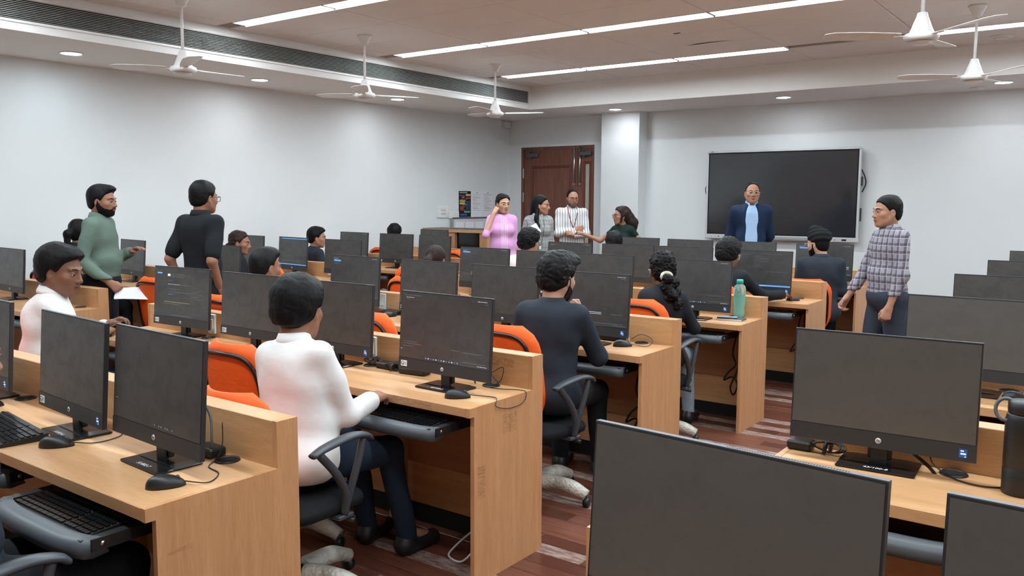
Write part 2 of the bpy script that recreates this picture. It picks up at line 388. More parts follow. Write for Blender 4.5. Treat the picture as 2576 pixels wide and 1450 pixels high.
# wall screen
tv = empty('wall_screen', (-3.951, YF-.1, 1.046), 0, 'large wall-mounted interactive display with silver frame, switched off', 'screen')
M['tvglass'] = plain('dark_glass_screen', (44, 46, 51), .13, var=.03, spec=.95)
W, Hh = 2.118, 1.241; T4 = Matrix.Rotation(math.radians(-.6), 4, 'X')
MB().box(-W/2+.03, W/2-.03, .02, .095, .06, Hh-.04, 0).build('back_case', 'black', tv)
fr = MB(); bz = .028; bb = .062
for a in ((-W/2, W/2, 0, bb), (-W/2, W/2, Hh-bz, Hh), (-W/2, -W/2+bz, bb, Hh-bz), (W/2-bz, W/2, bb, Hh-bz)): fr.cbox(a[0], a[1], -.03, .025, a[2], a[3], .006)
fr.build('frame', plain('silver_frame', (206, 210, 214), .35, metal=.3, var=.03), tv)
MB().box(-W/2+bz, W/2-bz, -.016, .02, bb, Hh-bz).build('panel_border', 'dark', tv)
MB().box(-W/2+bz+.015, W/2-bz-.015, -.018, .0, bb+.015, Hh-bz-.015).build('glass', 'tvglass', tv)
MB().cbox(-.2, .62, -.04, -.028, .012, .05, .004).build('front_bar', plain('grey_grille', (150, 154, 158), .5), tv)
MB().box(W/2-.2, W/2-.14, -.032, -.029, .018, .04).box(W/2-.3, W/2-.28, -.032, -.029, .025, .032).box(-W/2+.2, -W/2+.22, -.032, -.029, .025, .036).box(-W/2+.16, -W/2+.17, -.032, -.029, .025, .032).box(-W/2+.1, -W/2+.11, -.032, -.029, .025, .032).build('button_row', 'dark', tv)
MB().box(-W/2+.06, -W/2+.1, -.0315, -.03, Hh-.014, Hh-.006).build('badge', 'dark', tv)
MB().tube(spline([(W/2, .03, .95), (W/2+.04, .04, .85), (W/2+.05, .05, .76), (W/2+.01, .05, .66)]), .008, 6).tube(spline([(-W/2, .05, .8), (-W/2-.04, .05, .72), (-W/2-.03, .05, .63), (-W/2, .05, .58)]), .006, 6).build('cable_loop', 'cable', tv)
MB().cbox(W/2-.01, W/2+.012, .02, .06, .28, .45, .004).cbox(W/2-.01, W/2+.012, .02, .06, .74, .86, .004).build('side_port_cover', 'black', tv)

# switch plate, blank plate and paper notices on the left wall
def wallplate(name, y0, y1, z0, z1, lab, cat, dots=True):
    o = empty(name, (XL, (y0+y1)/2, (z0+z1)/2), 0, lab, cat); hy, hz = (y1-y0)/2, (z1-z0)/2
    MB().cbox(0, .02, -hy, hy, -hz, hz, .006).build('plate', 'plastic_white', o)
    if dots:
        for i in range(3):
            for j in range(2): MB().cbox(.02, .024, -.045+i*.036, -.017+i*.036, -.045+j*.055, -.005+j*.055, .001).box(.024, .0245, -.038+i*.036, -.026+i*.036, -.03+j*.055, -.018+j*.055, 1).build('switch', ['metal_white', 'dark'], o)
    return o
wallplate('switch_panel', 9.79, 10.05, 1.3, 1.475, 'square white plate of six small switches on the left wall', 'switch')
wallplate('cable_duct_plate', 10.06, 10.31, 1.285, 1.395, 'blank white wall plate between the switches and the poster', 'plate', False)
po = empty('poster', (XL, 10.47, 1.51), 0, 'dark poster with coloured text blocks on the left wall', 'poster')
MB().box(0, .004, -.15, .15, -.21, .21).build('sheet', 'dark', po)
ink = [plain('poster_ink_%d' % i, c, .6) for i, c in enumerate([(110, 160, 180), (170, 60, 70), (200, 180, 80), (190, 90, 60), (90, 170, 110), (60, 90, 150), (150, 150, 155)])]
pb = MB(); rg = random.Random(5)
for a in ((-.13, .06, .175, .198, 0), (-.13, -.01, .13, .15, 1), (.02, .14, .13, .165, 2), (-.08, -.01, .1, .12, 6), (.02, .14, .085, .11, 1), (-.13, .01, .04, .065, 2), (-.13, 0, .0, .03, 2), (-.12, 0, -.05, -.035, 3), (-.12, -.03, -.075, -.06, 3), (-.12, 0, -.1, -.085, 1), (-.02, .13, -.135, -.105, 4), (-.12, .05, -.18, -.15, 5), (-.15, .15, -.21, -.195, 5)):
    pb.box(.004, .0046, a[0], a[1], a[2], a[3], a[4])
for k in range(5): pb.box(.004, .0046, .03+k*.022, .04+k*.022, -.09, .03+rg.random()*.03, 5)
for k in range(16): y0 = -.13+rg.random()*.1; z0 = -.02+rg.random()*.1; pb.box(.004, .0045, y0, y0+.06+rg.random()*.06, z0, z0+.004, 6)
pb.build('print', ink, po)
def sheet(y0, y1, z0, z1, lab, seed):
    o = empty('paper_notice', (XL, (y0+y1)/2, (z0+z1)/2), 0, lab, 'notice', 'paper notices on the wall'); hy, hz = (y1-y0)/2, (z1-z0)/2
    MB().box(0, .002, -hy, hy, -hz, hz).build('sheet', 'paper', o); q = random.Random(seed); t = MB().box(.002, .0024, -.012, .012, hz-.04, hz-.02)
    z = hz-.06
    while z > -hz+.1:
        h = .004+q.random()*.006; t.box(.002, .0024, -hy*.8, -hy*.8+hy*1.6*(.4+.6*q.random()), z, z+h*.7); z -= .012+q.random()*.02
    t.build('print', plain('grey_ink', (150, 150, 152), .7), o)
sheet(10.64, 10.92, 1.3, 1.725, 'white printed notice right beside the dark poster', 1); sheet(10.94, 11.2, 1.3, 1.725, 'white printed notice nearest the corner', 2)
# ------------------------------------------------------------------ desks
DD, DT, HD, HP = .4356, .08, .75, .898
RY = [1.1745, 2.545, 3.978, 5.412, 6.854, 8.312]
RYL = [None]+[y+.25 for y in RY[1:]]
RYR = [1.06, 2.43, 3.845, 5.21, 6.66, 8.12]
nth = ['nearest', 'second', 'third', 'fourth', 'fifth', 'sixth and farthest']
def tray_proto():
    o = MB()
    o.cbox(-.25, .25, -.06, .22, .0, .012, .003, 0).box(-.25, -.235, -.06, .22, .012, .03, 0).box(.235, .25, -.06, .22, .012, .03, 0)
    n = 14; V = []; F = []          # curved moulded front lip
    for i in range(n):
        u = -1+2*i/(n-1); x = .262*u; yo = -.06-.03*(1-u**4)
        for dy, z in ((.05, .03), (.025, .034), (.0, .024), (-.008, .005), (0, -.018), (.025, -.024), (.07, -.018)): V.append((x, yo+dy, z))
    for i in range(n-1):
        for k in range(6): a = i*7+k; F.append((a, a+1, a+8, a+7))
    F += [tuple(range(7))[::-1], tuple(range((n-1)*7, n*7))]; o.add(V, F, 1, True)
    t = o.build('keyboard_tray', ['black', 'grey'])
    for s in (-1, 1):
        MB().box(s*.25 if s > 0 else -.268, .268 if s > 0 else -.25, -.04, .34, -.004, .03).lathe([(.007, 0), (.007, .002)], 8, mi=1, M4=Matrix.Translation((s*.268, -.01, .013)) @ Matrix.Rotation(s*math.pi/2, 4, 'Y')).build('slide_rail', ['black', 'steel'], t)
    return t
TRAY = tray_proto()
GROM = MB().tube([(math.cos(a)*.036, math.sin(a)*.036, 0) for a in np.linspace(0, 2*math.pi, 20)[:-1]], .005, 6, closed=True).lathe([(.034, -.003), (.034, .0012)], 18, mi=1).build('cable_grommet', ['black', 'dark'])
def sock_mesh():
    m = MB(); m.cbox(-.037, .037, -.012, 0, -.06, .06, .005, 0).cbox(-.022, .022, -.017, -.012, -.03, .03, .003, 0).box(-.02, .02, -.0178, -.017, -.004, .026, 1); return m.build('power_socket', ['plastic_white', 'metal_white'])
SOCK = sock_mesh()
DESKS = {}
def desk(bank, row, x0, x1, y, seats, label, opens=(), socks=(), end_l=True, end_r=True):
    cx = (x0+x1)/2
    d = empty('computer_desk', (cx, y, 0), 0, label, 'desk', 'rows of beech computer desks'); a, b = x0-cx, x1-cx
    MB().cbox(a+.02, b-.02, 0, DD, HD-.038, HD, .002).build('worktop', 'wood_x', d)
    MB().cbox(a+.02, b-.02, DD, DD+DT, .0, HP, .002).build('back_panel', 'wood_x', d)
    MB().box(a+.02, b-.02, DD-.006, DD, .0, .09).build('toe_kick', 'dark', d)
    prof = [(.03, 0), (DD+DT, 0), (DD+DT, HP), (DD, HP), (DD, HD), (0, HD), (0, HD-.038), (.03, HD-.038)]
    if end_r: MB().prism(prof, b-.02, b, 'x').build('end_panel', 'wood_z', d)
    if end_l: MB().prism(prof, a, a+.02, 'x').build('end_panel', 'wood_z', d)
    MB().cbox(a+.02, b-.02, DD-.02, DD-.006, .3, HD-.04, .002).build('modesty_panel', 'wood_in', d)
    for k in range(1, len(seats)):
        if k % 2 == 1: xm = (seats[k]+seats[k-1])/2-cx; MB().cbox(xm-.01, xm+.01, .3, DD-.02, 0, HD-.038, .002).build('support_panel', 'wood_z', d)
    for k, sx in enumerate(seats):
        t = TRAY if (not DESKS and k == 0) else copy_tree(TRAY)
        t.parent = d; t.location = (sx-cx, opens[k] if k < len(opens) and opens[k] is not None else .075, HD-.105)
        g_ = GROM if (not DESKS and k == 0) else GROM.copy()
        if g_ is not GROM: COL.objects.link(g_)
        g_.parent = d; g_.location = (sx-cx+.165, .392, HD+.001)
    for sx in socks:
        s_ = SOCK.copy(); COL.objects.link(s_); s_.parent = d; s_.location = (sx-cx, DD, .83)
    DESKS[(bank, row)] = d
    return d
MIDS = [-2.44, -3.2, -3.88, -4.58]; MX = -2.08; ML = -5.14
OP = {0: (-.06, .06, .06, .06), 1: (-.055, .07, .07, .07), 2: (.045, .06), 3: (-.035, .06), 4: (-.035, .06)}
SK = {0: (-3.45,), 1: (-3.07, -4.43), 2: (-4.43, -2.9), 3: (-4.2,), 4: (-4.9+.3,), 5: ()}
for i in range(6):
    desk('m', i, ML, MX, RY[i], MIDS, f'beech desk row with raised back ledge, middle block, {nth[i]} from the camera', OP.get(i, ()), SK[i])
for i in range(1, 6):
    desk('l', i, -8.62, -6.25, RYL[i], [-8.1, -7.35, -6.6], f'beech desk row against the left wall, {["", "nearest", "second", "third", "fourth", "farthest"][i]} visible', (), (-6.9,) if i in (3, 4) else ())
for i in range(6):
    desk('r', i, -.9, 1.5, RYR[i], [-.56, .16, .88], f'beech desk row at the right of the aisle, {nth[i]} from the camera', (.03, .03) if i < 2 else ())
bpy.data.objects.remove(SOCK)
DESKS[('r', 0)].scale.z = .985                        # this desk stands a centimetre lower
# smudges and tape marks left on the laminate of the second middle desk
def _sm():
    m = N('tape_residue'); f = m.noise(m.coord((6, 6, 30)), 6, 4, .7, 1); m.col(lin((128, 92, 66))); m.set(rough=.7)
    m.l(m.ramp(f, [(.44, (0, 0, 0)), (.75, (.24, .24, .24))]), m.b.inputs['Alpha']); return m.m
M['smudge'] = _sm()
dm = DESKS[('m', 1)]; cx_ = (ML+MX)/2
MB().box(-2.30-cx_, -2.18-cx_, DD-.0008, DD-.0003, .835, .875).build('tape_mark', 'smudge', dm); MB().box(-2.52-cx_, -2.28-cx_, -.0008, -.0003, .713, .748).build('tape_mark', 'smudge', dm)
MB().box(MX-cx_+.0003, MX-cx_+.0008, .22, .32, .6, .68).build('tape_mark', 'smudge', dm); MB().box(MX-cx_+.0003, MX-cx_+.0008, .05, .1, .36, .5).build('tape_mark', 'smudge', dm)
MB().box(MX-(ML+MX)/2+.0003, MX-(ML+MX)/2+.0008, .06, .14, .6, .612).build('scratch_mark', 'smudge', DESKS[('m', 0)])

# ------------------------------------------------------------------ all-in-one computers
def screen_mat(nm='matte_dark_screen', c1=(.03, .03, .032), c2=(.046, .045, .045)):
    m = N(nm); f = m.noise(m.coord((1, 1, 1)), 14, 5, .7, .6)
    m.col(m.ramp(f, [(.45, c2), (.62, c1)])); m.set(rough=.36, spec=.8)
    m.l(m.ramp(f, [(.4, (.4,)*3), (.75, (.5,)*3)]), m.b.inputs['Roughness']); return m.m
M['screen'] = screen_mat()
M['screen_dusty_glare'] = screen_mat('dusty_dark_screen', (.066, .062, .06), (.076, .072, .069))  # dust smears, plus the room's reflection put into a lighter base colour
M['casing'] = plain('graphite_casing', (38, 39, 42), .45, var=.06)
M['chin'] = plain('graphite_bezel', (44, 45, 48), .5, var=.05)
M['topcase'] = plain('grey_top_casing', (92, 97, 104), .42, var=.04)
M['blue'] = plain('blue_sticker', (28, 92, 178), .4)
M['ui_w'] = emit('ui_white', (.8, .85, .9), .45); M['ui_g'] = emit('ui_grey', (.5, .55, .62), .16)
M['ui_y'] = emit('ui_yellow', (.85, .75, .2), .3); M['ui_r'] = emit('ui_red', (.8, .3, .2), .2); M['ui_b'] = emit('ui_blue', (.1, .35, .9), .55); M['ui_p'] = emit('ui_panel', (.5, .56, .66), .035)
UI = ['ui_w', 'ui_g', 'ui_y', 'ui_r', 'ui_b', 'ui_p']
PWd, PH, CH, TILT = .54, .355, .05, .07
PM = Matrix.Translation((0, 0, .062)) @ Matrix.Rotation(-TILT, 4, 'X')     # panel frame: x right, z up, front towards -y
comp = empty('all_in_one_computer', (0, 0, HD), 0, None, 'computer', 'black all-in-one computers')
c_ = MB()
c_.add([(-.27, 0, 0), (.27, 0, 0), (.27, 0, PH), (-.27, 0, PH), (-.27, .014, 0), (.27, .014, 0), (.27, .014, PH), (-.27, .014, PH), (-.2, .042, .04), (.2, .042, .04), (.2, .042, .27), (-.2, .042, .27)],
       [(0, 4, 5, 1), (1, 5, 6, 2), (3, 0, 4, 7)[::-1], (4, 8, 9, 5), (5, 9, 10, 6), (6, 10, 11, 7), (7, 11, 8, 4), (8, 11, 10, 9), (0, 1, 2, 3)], 0, False, PM)
c_.add([(2, 6, 7, 3)][0:0], [], 0)
c_.box(-.27, .27, 0, .0142, PH-.0005, PH+.0015, 1, PM)
c_.build('casing', ['casing', 'topcase'], comp)
scr = MB().box(-.2655, .2655, -.0012, .001, CH+.003, PH-.005, 0, PM).build('screen', 'screen', comp)
MB().box(-.27, .27, -.0022, .001, 0, CH, 0, PM).build('chin', 'chin', comp)
ve = MB()
for k in range(46): ve.box(.0+k*.0046, .0+k*.0046+.0022, .005, .0095, PH+.0014, PH+.0017, 0, PM)
v_ = ve.build('vent_slots', 'dark', comp); v_['kind'] = 'stuff'
lg = MB().lathe([(.0001, .0012), (.0085, .0012), (.009, .0), (.009, -.001)][::-1], 20, mi=0, M4=PM @ Matrix.Translation((0, -.0022, CH/2)) @ Matrix.Rotation(math.pi/2, 4, 'X')).build('logo_disc', plain('silver_badge', (205, 205, 205), .4, var=.02), comp)
ht = link('logo_lettering', text_mesh('hp', .0125, .3, 'dark'), lg); ht.matrix_local = PM @ Matrix.Translation((0, -.0036, CH/2+.0012)) @ Matrix.Rotation(math.pi/2, 4, 'X')
MB().box(-.024, .024, .02, .034, 0, .1).cbox(-.035, .035, .03, .05, .02, .2, .004).build('stand_neck', 'black', comp)
MB().cbox(-.115, .115, -.055, .1, .0005, .009, .003).prism([(-.115, .0085), (.115, .0085), (.075, .012), (-.075, .012)], .0, .095, 'y').build('stand_base', 'blackg', comp)
def sticker_blue():
    m = MB().box(-.011, .011, -.0028, -.002, -.013, .013, 0).box(-.007, .002, -.0031, -.0028, .005, .009, 1).box(-.007, .008, -.0031, -.0028, -.004, .001, 1).box(.004, .008, -.0031, -.0028, -.011, -.008, 1); m.v = [tuple(PM @ Matrix.Translation((.235, 0, CH/2)) @ Vector(p)) for p in m.v]; return m.build('processor_sticker', ['blue', 'ui_w'])
def sticker_white():
    m = MB().box(-.019, .019, -.0028, -.002, -.013, .013, 0); m.v = [tuple(p) for p in m.v]
    m.lathe([(.009, 0), (.009, .0006)], 14, mi=1, M4=Matrix.Translation((-.008, -.0028, 0)) @ Matrix.Rotation(math.pi/2, 4, 'X')).lathe([(.006, 0), (.006, .0009)], 14, mi=0, M4=Matrix.Translation((-.008, -.0028, 0)) @ Matrix.Rotation(math.pi/2, 4, 'X')).box(-.011, -.005, -.0042, -.0034, -.001, .001, 1)
    for z in (-.005, 0, .005): m.box(.004, .016, -.0031, -.0028, z-.001, z+.001, 2)
    m.v = [tuple(PM @ Matrix.Translation((-.235, 0, CH/2)) @ Vector(p)) for p in m.v]; return m.build('asset_sticker', ['paper', 'dark', 'grey'])
SB, SW = sticker_blue(), sticker_white()
def ui_mesh(kind, seed=0):
    m = MB(); q = random.Random(seed); x0, x1, z0, z1 = -.262, .262, CH+.006, PH-.008
    def r(u0, u1, w0, w1, mi): m.box(x0+u0*(x1-x0), x0+u1*(x1-x0), -.0016, -.0013, z0+w0*(z1-z0), z0+w1*(z1-z0), mi, PM)
    def line(u, w, L, mi, h=.006):
        e = u+L
        while u < e: k = .008+q.random()*.025; r(u, min(u+k, e), w, w+h, mi); u += k+.006
    if kind in ('code', 'code2'):
        line(.03, .965, .2, 1); line(.48, .965, .03, 1); line(.86, .965, .1, 0); line(.05, .93, .09, 0); line(.06, .9, .05, 1); line(.93, .93, .05, 1)
        line(.03, .24, .16, 1); line(.03, .21, .22, 3); line(.03, .17, .12, 1); line(.6, .2, .08, 1); line(.72, .19, .2, 1)
        for k in range(13): r(.3+k*.03, .312+k*.03, .012, .028, (4, 0, 1)[k % 3])
        line(.72, .05, .25, 1); line(.88, .018, .1, 0); r(.0, .02, .12, .13, 4)
    if kind == 'code2':
        r(.05, .2, .86, .9, 4); line(.05, .82, .12, 1); line(.05, .79, .1, 1); line(.25, .93, .15, 1)
        r(.24, .6, .27, .285, 2); r(.6, .95, .27, .285, 0); r(.24, .62, .22, .232, 2); r(.62, .95, .22, .232, 0); line(.24, .31, .2, 1)
    if kind == 'yellow':
        line(.05, .95, .3, 1); line(.86, .965, .1, 0); line(.9, .93, .06, 1); r(.2, .5, .255, .262, 2); r(.5, .68, .255, .262, 0); r(.2, .5, .225, .232, 2); r(.5, .68, .225, .232, 0); line(.8, .235, .14, 1)
        r(.0, 1, 0, .035, 5)
        for k in range(6): r(.36+k*.03, .372+k*.03, .012, .03, (0, 4)[k % 2])
        line(.6, .05, .35, 1); line(.83, .02, .15, 0)
    if kind == 'browser':
        line(.04, .93, .08, 1); r(.04, .13, .87, .9, 4); r(.24, .29, .83, .88, 0); line(.31, .88, .25, 1); line(.31, .85, .35, 3); line(.31, .82, .25, 1)
        line(.25, .74, .09, 1); line(.25, .66, .22, 0); line(.5, .66, .2, 1); line(.25, .56, .2, 1); line(.25, .5, .5, 1); line(.25, .45, .1, 4)
        for k in range(6): line(.72+(.1 if k % 2 else 0), .62-.045*k, .06, 1)
        line(.18, .29, .5, 2); line(.18, .25, .3, 1); r(0, 1, .0, .05, 5); line(.3, .015, .4, 1, .015)
    if kind == 'list':
        r(.1, 1, .96, .985, 4); line(.2, .9, .3, 1); line(.65, .9, .25, 1)
        for k in range(9): line(.33+(.02*(k % 2)), .78-.06*k, .05+.08*q.random(), 4 if k == 2 else 1); line(.55+.1*q.random(), .72-.07*k, .08+.1*q.random(), 1)
        r(0, 1, 0, .03, 4); line(.1, .15, .7, 1, .008)
    if kind == 'task':
        for k in range(9): r(.5+k*.025, .51+k*.025, .02, .035, (1, 5, 1)[k % 3])
        line(.3, .05, .06, 5); line(.8, .03, .15, 5); line(.02, .2, .03, 1)
    if kind == 'terminal':
        line(.02, .95, .1, 1); line(.05, .89, .25, 3); line(.55, .93, .3, 1); r(.38, .39, .45, .95, 5); r(.7, .71, .6, .95, 5)
        for k in range(7): line(.4, .85-.05*k, .1+.15*q.random(), 1)
        line(.1, .4, .15, 3); line(.6, .42, .35, 1); r(0, 1, .0, .04, 4)
        for k in range(7): r(.42+k*.03, .432+k*.03, .01, .03, 0)
    return m
_ui = {}
def put_computer(x, y, label, yaw=0, ui=None, blue=True, white=False, text=None, first=[True], dz=0):
    o = comp if first[0] else copy_tree(comp); first[0] = False
    o.location = (x, y-.025, HD+dz); o.rotation_euler.z = yaw; o['label'] = label
    for k in list(o.children):
        if k.name.startswith(('processor', 'asset', 'screen_image', 'handwriting')): bpy.data.objects.remove(k)
    for f, p in ((blue, SB), (white, SW)):
        if f: s_ = p.copy(); COL.objects.link(s_); s_.parent = o
    if ui:
        if ui not in _ui: t_ = ui_mesh(ui, len(_ui)).build('screen_image', UI); _ui[ui] = t_.data; bpy.data.objects.remove(t_)
        link('screen_image', _ui[ui], o)
    if text: t_ = link('handwriting', text_mesh(text, .02, .2, 'paper', .0001), o, (0.0, -.036, .0093))
    return o
row_n = ['nearest', 'second', 'third', 'fourth', 'fifth', 'sixth']
seat_n = ['aisle seat', 'second seat from the aisle', 'third seat from the aisle', 'leftmost seat']
MIDC = {0: [(-2.42, 1.43, -.055, 'task', 0, 0, '51/002-7'), (-2.985, 1.445, -.08, None, 1, 1, '51/001-6'), (-3.83, 1.50, -.04, None, 1, 0, None)],
        1: [(-2.408, 2.78, -.03, 'code', 0, 1, '45/100-2'), (-3.205, 2.86, .0, None, 1, 0, None), (-3.9, 2.88, .0, None, 0, 1, None), (-4.59, 2.89, .04, 'browser', 0, 1, None)],
        2: [(-2.51, 4.16, .0, 'yellow', 1, 0, None), (-3.17, 4.23, -.04, None, 0, 0, None), (-3.84, 4.26, -.06, None, 0, 1, None), (-4.6, 4.3, -.05, 'code2', 0, 0, None)],
        3: [(-2.47, 5.53, .05, 'code', 1, 0, None), (-3.28, 5.64, -.03, None, 0, 0, None), (-3.85, 5.66, 0, None, 0, 0, None), (-4.53, 5.75, 0, 'code2', 0, 0, None)],
        4: [(-2.52, 6.96, .03, 'terminal', 1, 0, None), (-3.27, 7.08, .05, None, 0, 0, None), (-3.85, 7.08, .06, None, 0, 0, None), (-4.47, 7.03, -.08, 'code', 0, 0, None)],
        5: [(-2.42, 8.44, .06, 'code2', 0, 1, None), (-3.16, 8.42, 0, None, 0, 0, None), (-3.83, 8.42, -.06, None, 0, 0, None), (-4.5, 8.5, 0, None, 0, 0, None)]}
for r in range(6):
    for k, (x, y, yw, ui, b_, w_, tx) in enumerate(MIDC[r]):
        put_computer(x, y, f'black all-in-one computer, middle block, {row_n[r]} row, {seat_n[k] if not (r == 0 and k == 2) else "leftmost in view"}'+(', dark code on screen' if ui and ui.startswith('code') else ''), yw, ui, b_, w_, tx)
for r, x, y, yw, ui, nm in ((1, -7.4, 3.12, -.06, None, 'middle'), (1, -6.63, 3.1, -.05, None, 'near the block end'), (2, -8.07, 4.545, -.1, None, 'nearest the wall'), (2, -6.57, 4.54, 0, None, 'at the block end'),
                            (3, -8.12, 5.98, -.05, None, 'nearest the wall'), (3, -7.36, 5.975, -.1, 'list', 'middle, lit screen'), (3, -6.53, 5.94, 0, None, 'at the block end'),
                            (4, -7.95, 7.42, -.06, 'code', 'nearest the wall'), (4, -7.19, 7.4, .03, None, 'middle'), (4, -6.52, 7.34, -.1, None, 'at the block end'), (5, -7.88, 8.86, -.06, 'terminal', 'farthest left corner')):
    put_computer(x, y, f'black all-in-one computer, left wall block, {row_n[r]} row, {nm}', yw, ui, 0, nm == 'middle')
dusty_glare = scr.data.copy(); dusty_glare.materials[0] = M['screen_dusty_glare']
for r, x, y, yw, b_, tx, nm in ((0, -.545, 1.36, -.075, 0, None, 'large in front, cropped below'), (0, .075, 1.33, -.03, 0, None, 'cropped by the bottom right corner'), (1, -.599, 2.77, .053, 1, '43/100-8', 'showing its round logo'), (2, -.53, 4.1, 0, 1, None, 'cropped by the right edge'),
                            (3, -.55, 5.44, 0, 0, None, 'dark top edge only'), (4, -.56, 6.9, 0, 0, None, 'dark top edge only'), (5, -.575, 8.37, 0, 0, None, 'small sliver at the edge')):
    o = put_computer(x, y, f'black all-in-one computer right of the aisle, {row_n[r]} row, {nm}', yw, None, b_, 0, tx, dz=-.0107 if r == 0 else 0)
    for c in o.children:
        if c.name.startswith('screen') and r < 3: c.data = dusty_glare
for o in (SB, SW): bpy.data.objects.remove(o)
comps = [o for o in COL.objects if o.name.startswith('all_in_one_computer')]
for d in DESKS.values():                            # cable holes sit just beside each stand
    near = [c for c in comps if 0 < c.location.y-d.location.y < .44 and abs(c.location.x-d.location.x) < 1.6]
    for ch in d.children:
        if ch.name.startswith('cable_grommet') and near:
            gx = d.location.x+ch.location.x; c = min(near, key=lambda q: abs(q.location.x+.1-gx))
            if abs(c.location.x-gx) < .165 and c.location.y-d.location.y > .235: ch.location.x = c.location.x+.175-d.location.x

# ------------------------------------------------------------------ keyboards, mice, small things on the desks
def kb_proto():
    k = empty('keyboard', (0, 0, 0), 0, None, 'keyboard', 'black computer keyboards')
    MB().prism([(-.0, .0), (.15, 0), (.15, .022), (.12, .021), (0, .012)], -.22, .22, 'x').build('case', 'black', k)
    m = MB(); rows = [(.132, 15, .012), (.108, 15, .015), (.09, 15, .015), (.072, 14, .015), (.054, 13, .015), (.036, 12, .015), (.018, 9, .015)]
    for yc, n, h in rows:
        w = .29/n; zc = .012+yc*.065
        for i in range(n): m.box(-.212+i*w, -.212+i*w+w-.003, yc-.007, yc+h-.009, zc, zc+.006)
        for i in range(3): m.box(.088+i*.019, .104+i*.019, yc-.007, yc+h-.009, zc, zc+.006)
        for i in range(4): m.box(.15+i*.0165, .1635+i*.0165, yc-.007, yc+h-.009, zc, zc+.006)
    s_ = m.build('keys', 'blackg', k); s_['kind'] = 'stuff'; return k
KB = kb_proto()
def put_kb(x, y, z, rz, lab, first=[True]):
    o = KB if first[0] else copy_tree(KB); first[0] = False; o.location = (x, y, z); o.rotation_euler.z = rz; o['label'] = lab
def mouse_proto():
    m = empty('computer_mouse', (0, 0, 0), 0, None, 'mouse', 'black wired mice'); V = []; F = []; a, b = 18, 8
    for j in range(b+1):
        ph = math.pi/2*j/b
        for i in range(a):
            th = 2*math.pi*i/a; x = .03*math.cos(th)*(1-.1*math.sin(th)); y = .056*math.sin(th)
            q = math.cos(ph)**.75 if j < b else 0; hgt = .036*(1-.22*(y*q/.056)-.12*(y*q/.056)**2)*math.sin(ph)**.85
            V.append((x*q, y*q, hgt))
    for j in range(b):
        for i in range(a): k = (i+1) % a; F.append((j*a+i, j*a+k, j*a+a+k, j*a+a+i))
    F.append(tuple(range(a))[::-1]); MB().add(V, F, 0, True).build('body', 'black', m)
    MB().lathe([(.006, -.003), (.007, -.002), (.007, .002), (.006, .003)], 12, M4=Matrix.Translation((0, .032, .025)) @ Matrix.Rotation(math.pi/2, 4, 'Y')).build('wheel', 'grey', m)
    return m
MS = mouse_proto()
def put_mouse(x, y, rz, lab, cable=None, first=[True], z=HD):
    o = MS if first[0] else copy_tree(MS); first[0] = False; o.location = (x, y, z); o.rotation_euler.z = rz; o['label'] = lab
    for c in list(o.children):
        if c.name.startswith('cable'): bpy.data.objects.remove(c)
    if cable:
        inv = (Matrix.Translation((x, y, z)) @ Matrix.Rotation(rz, 4, 'Z')).inverted()
        MB().tube(spline([tuple(inv @ Vector(p)) for p in cable], 6), .0019, 6).build('cable', 'cable', o)
def tip(x, y, rz, d=.046): return (x-math.sin(rz)*d, y+math.cos(rz)*d, HD+.012)
put_mouse(-2.204, 1.311, -.55, 'black mouse on the nearest desk, right corner', [tip(-2.204, 1.311, -.55), (-2.13, 1.40, HD+.004), (-2.18, 1.47, HD+.003), (-2.26, 1.49, HD+.003), (-2.30, 1.55, HD+.01), (-2.31, 1.575, HD+.05), (-2.33, 1.59, HD+.11)])
put_mouse(-2.86, 1.315, -.75, 'black mouse beside the keyboard on the nearest desk', [tip(-2.86, 1.315, -.75), (-2.79, 1.41, HD+.003), (-2.80, 1.50, HD+.003), (-2.86, 1.545, HD+.004), (-2.88, 1.58, HD+.02)])
put_mouse(-2.245, 2.668, -.85, 'black mouse on the second middle desk beside the aisle', [tip(-2.245, 2.668, -.85), (-2.13, 2.755, HD+.004), (-2.085, 2.73, HD+.006), (-2.072, 2.71, HD-.02), (-2.073, 2.8, HD-.045), (-2.073, 2.9, HD-.04), (-2.074, 2.925, HD), (-2.12, 2.93, HD+.004), (-2.2, 2.9, HD+.003), (-2.27, 2.9, HD+.004), (-2.24, 2.955, HD+.02), (-2.21, 2.94, HD+.09), (-2.25, 2.92, HD+.07), (-2.31, 2.93, HD+.03), (-2.24, 2.95, HD+.005), (-2.33, 2.955, HD+.08)])
put_mouse(-2.311, 4.21, -.9, 'black mouse on the third middle desk beside the aisle', [tip(-2.311, 4.21, -.9), (-2.19, 4.28, HD+.003), (-2.2, 4.36, HD+.03), (-2.28, 4.38, HD+.05), (-2.34, 4.37, HD+.02)])
put_mouse(-4.22, 4.265, -.3, 'black mouse beside loose papers on the third middle desk')
put_mouse(-2.265, 7.06, -1.2, 'black mouse under the hand of the student in glasses', None)
put_mouse(-.36, 4.08, -.8, 'black mouse on the third desk right of the aisle', [tip(-.36, 4.08, -.8), (-.27, 4.13, HD+.003), (-.28, 4.2, HD+.01), (-.36, 4.22, HD+.05)])
put_mouse(-3.62, 1.41, -.3, 'black mouse cropped by the left edge on the nearest desk')
put_kb(-3.2, 1.215, HD, -.12, 'black keyboard lying on the nearest desk top')
put_kb(-2.44, 1.1745-.096, HD-.092, 0, 'black keyboard in the pulled-out tray of the nearest desk')
put_kb(-2.44, 2.545-.09, HD-.092, 0, 'black keyboard in the tray used by the boy in white shirt')
put_kb(-2.44, 5.412-.07, HD-.092, 0, 'black keyboard in the tray of the fourth middle desk')
put_kb(-2.44, 6.854-.07, HD-.092, 0, 'black keyboard in the tray of the fifth middle desk')
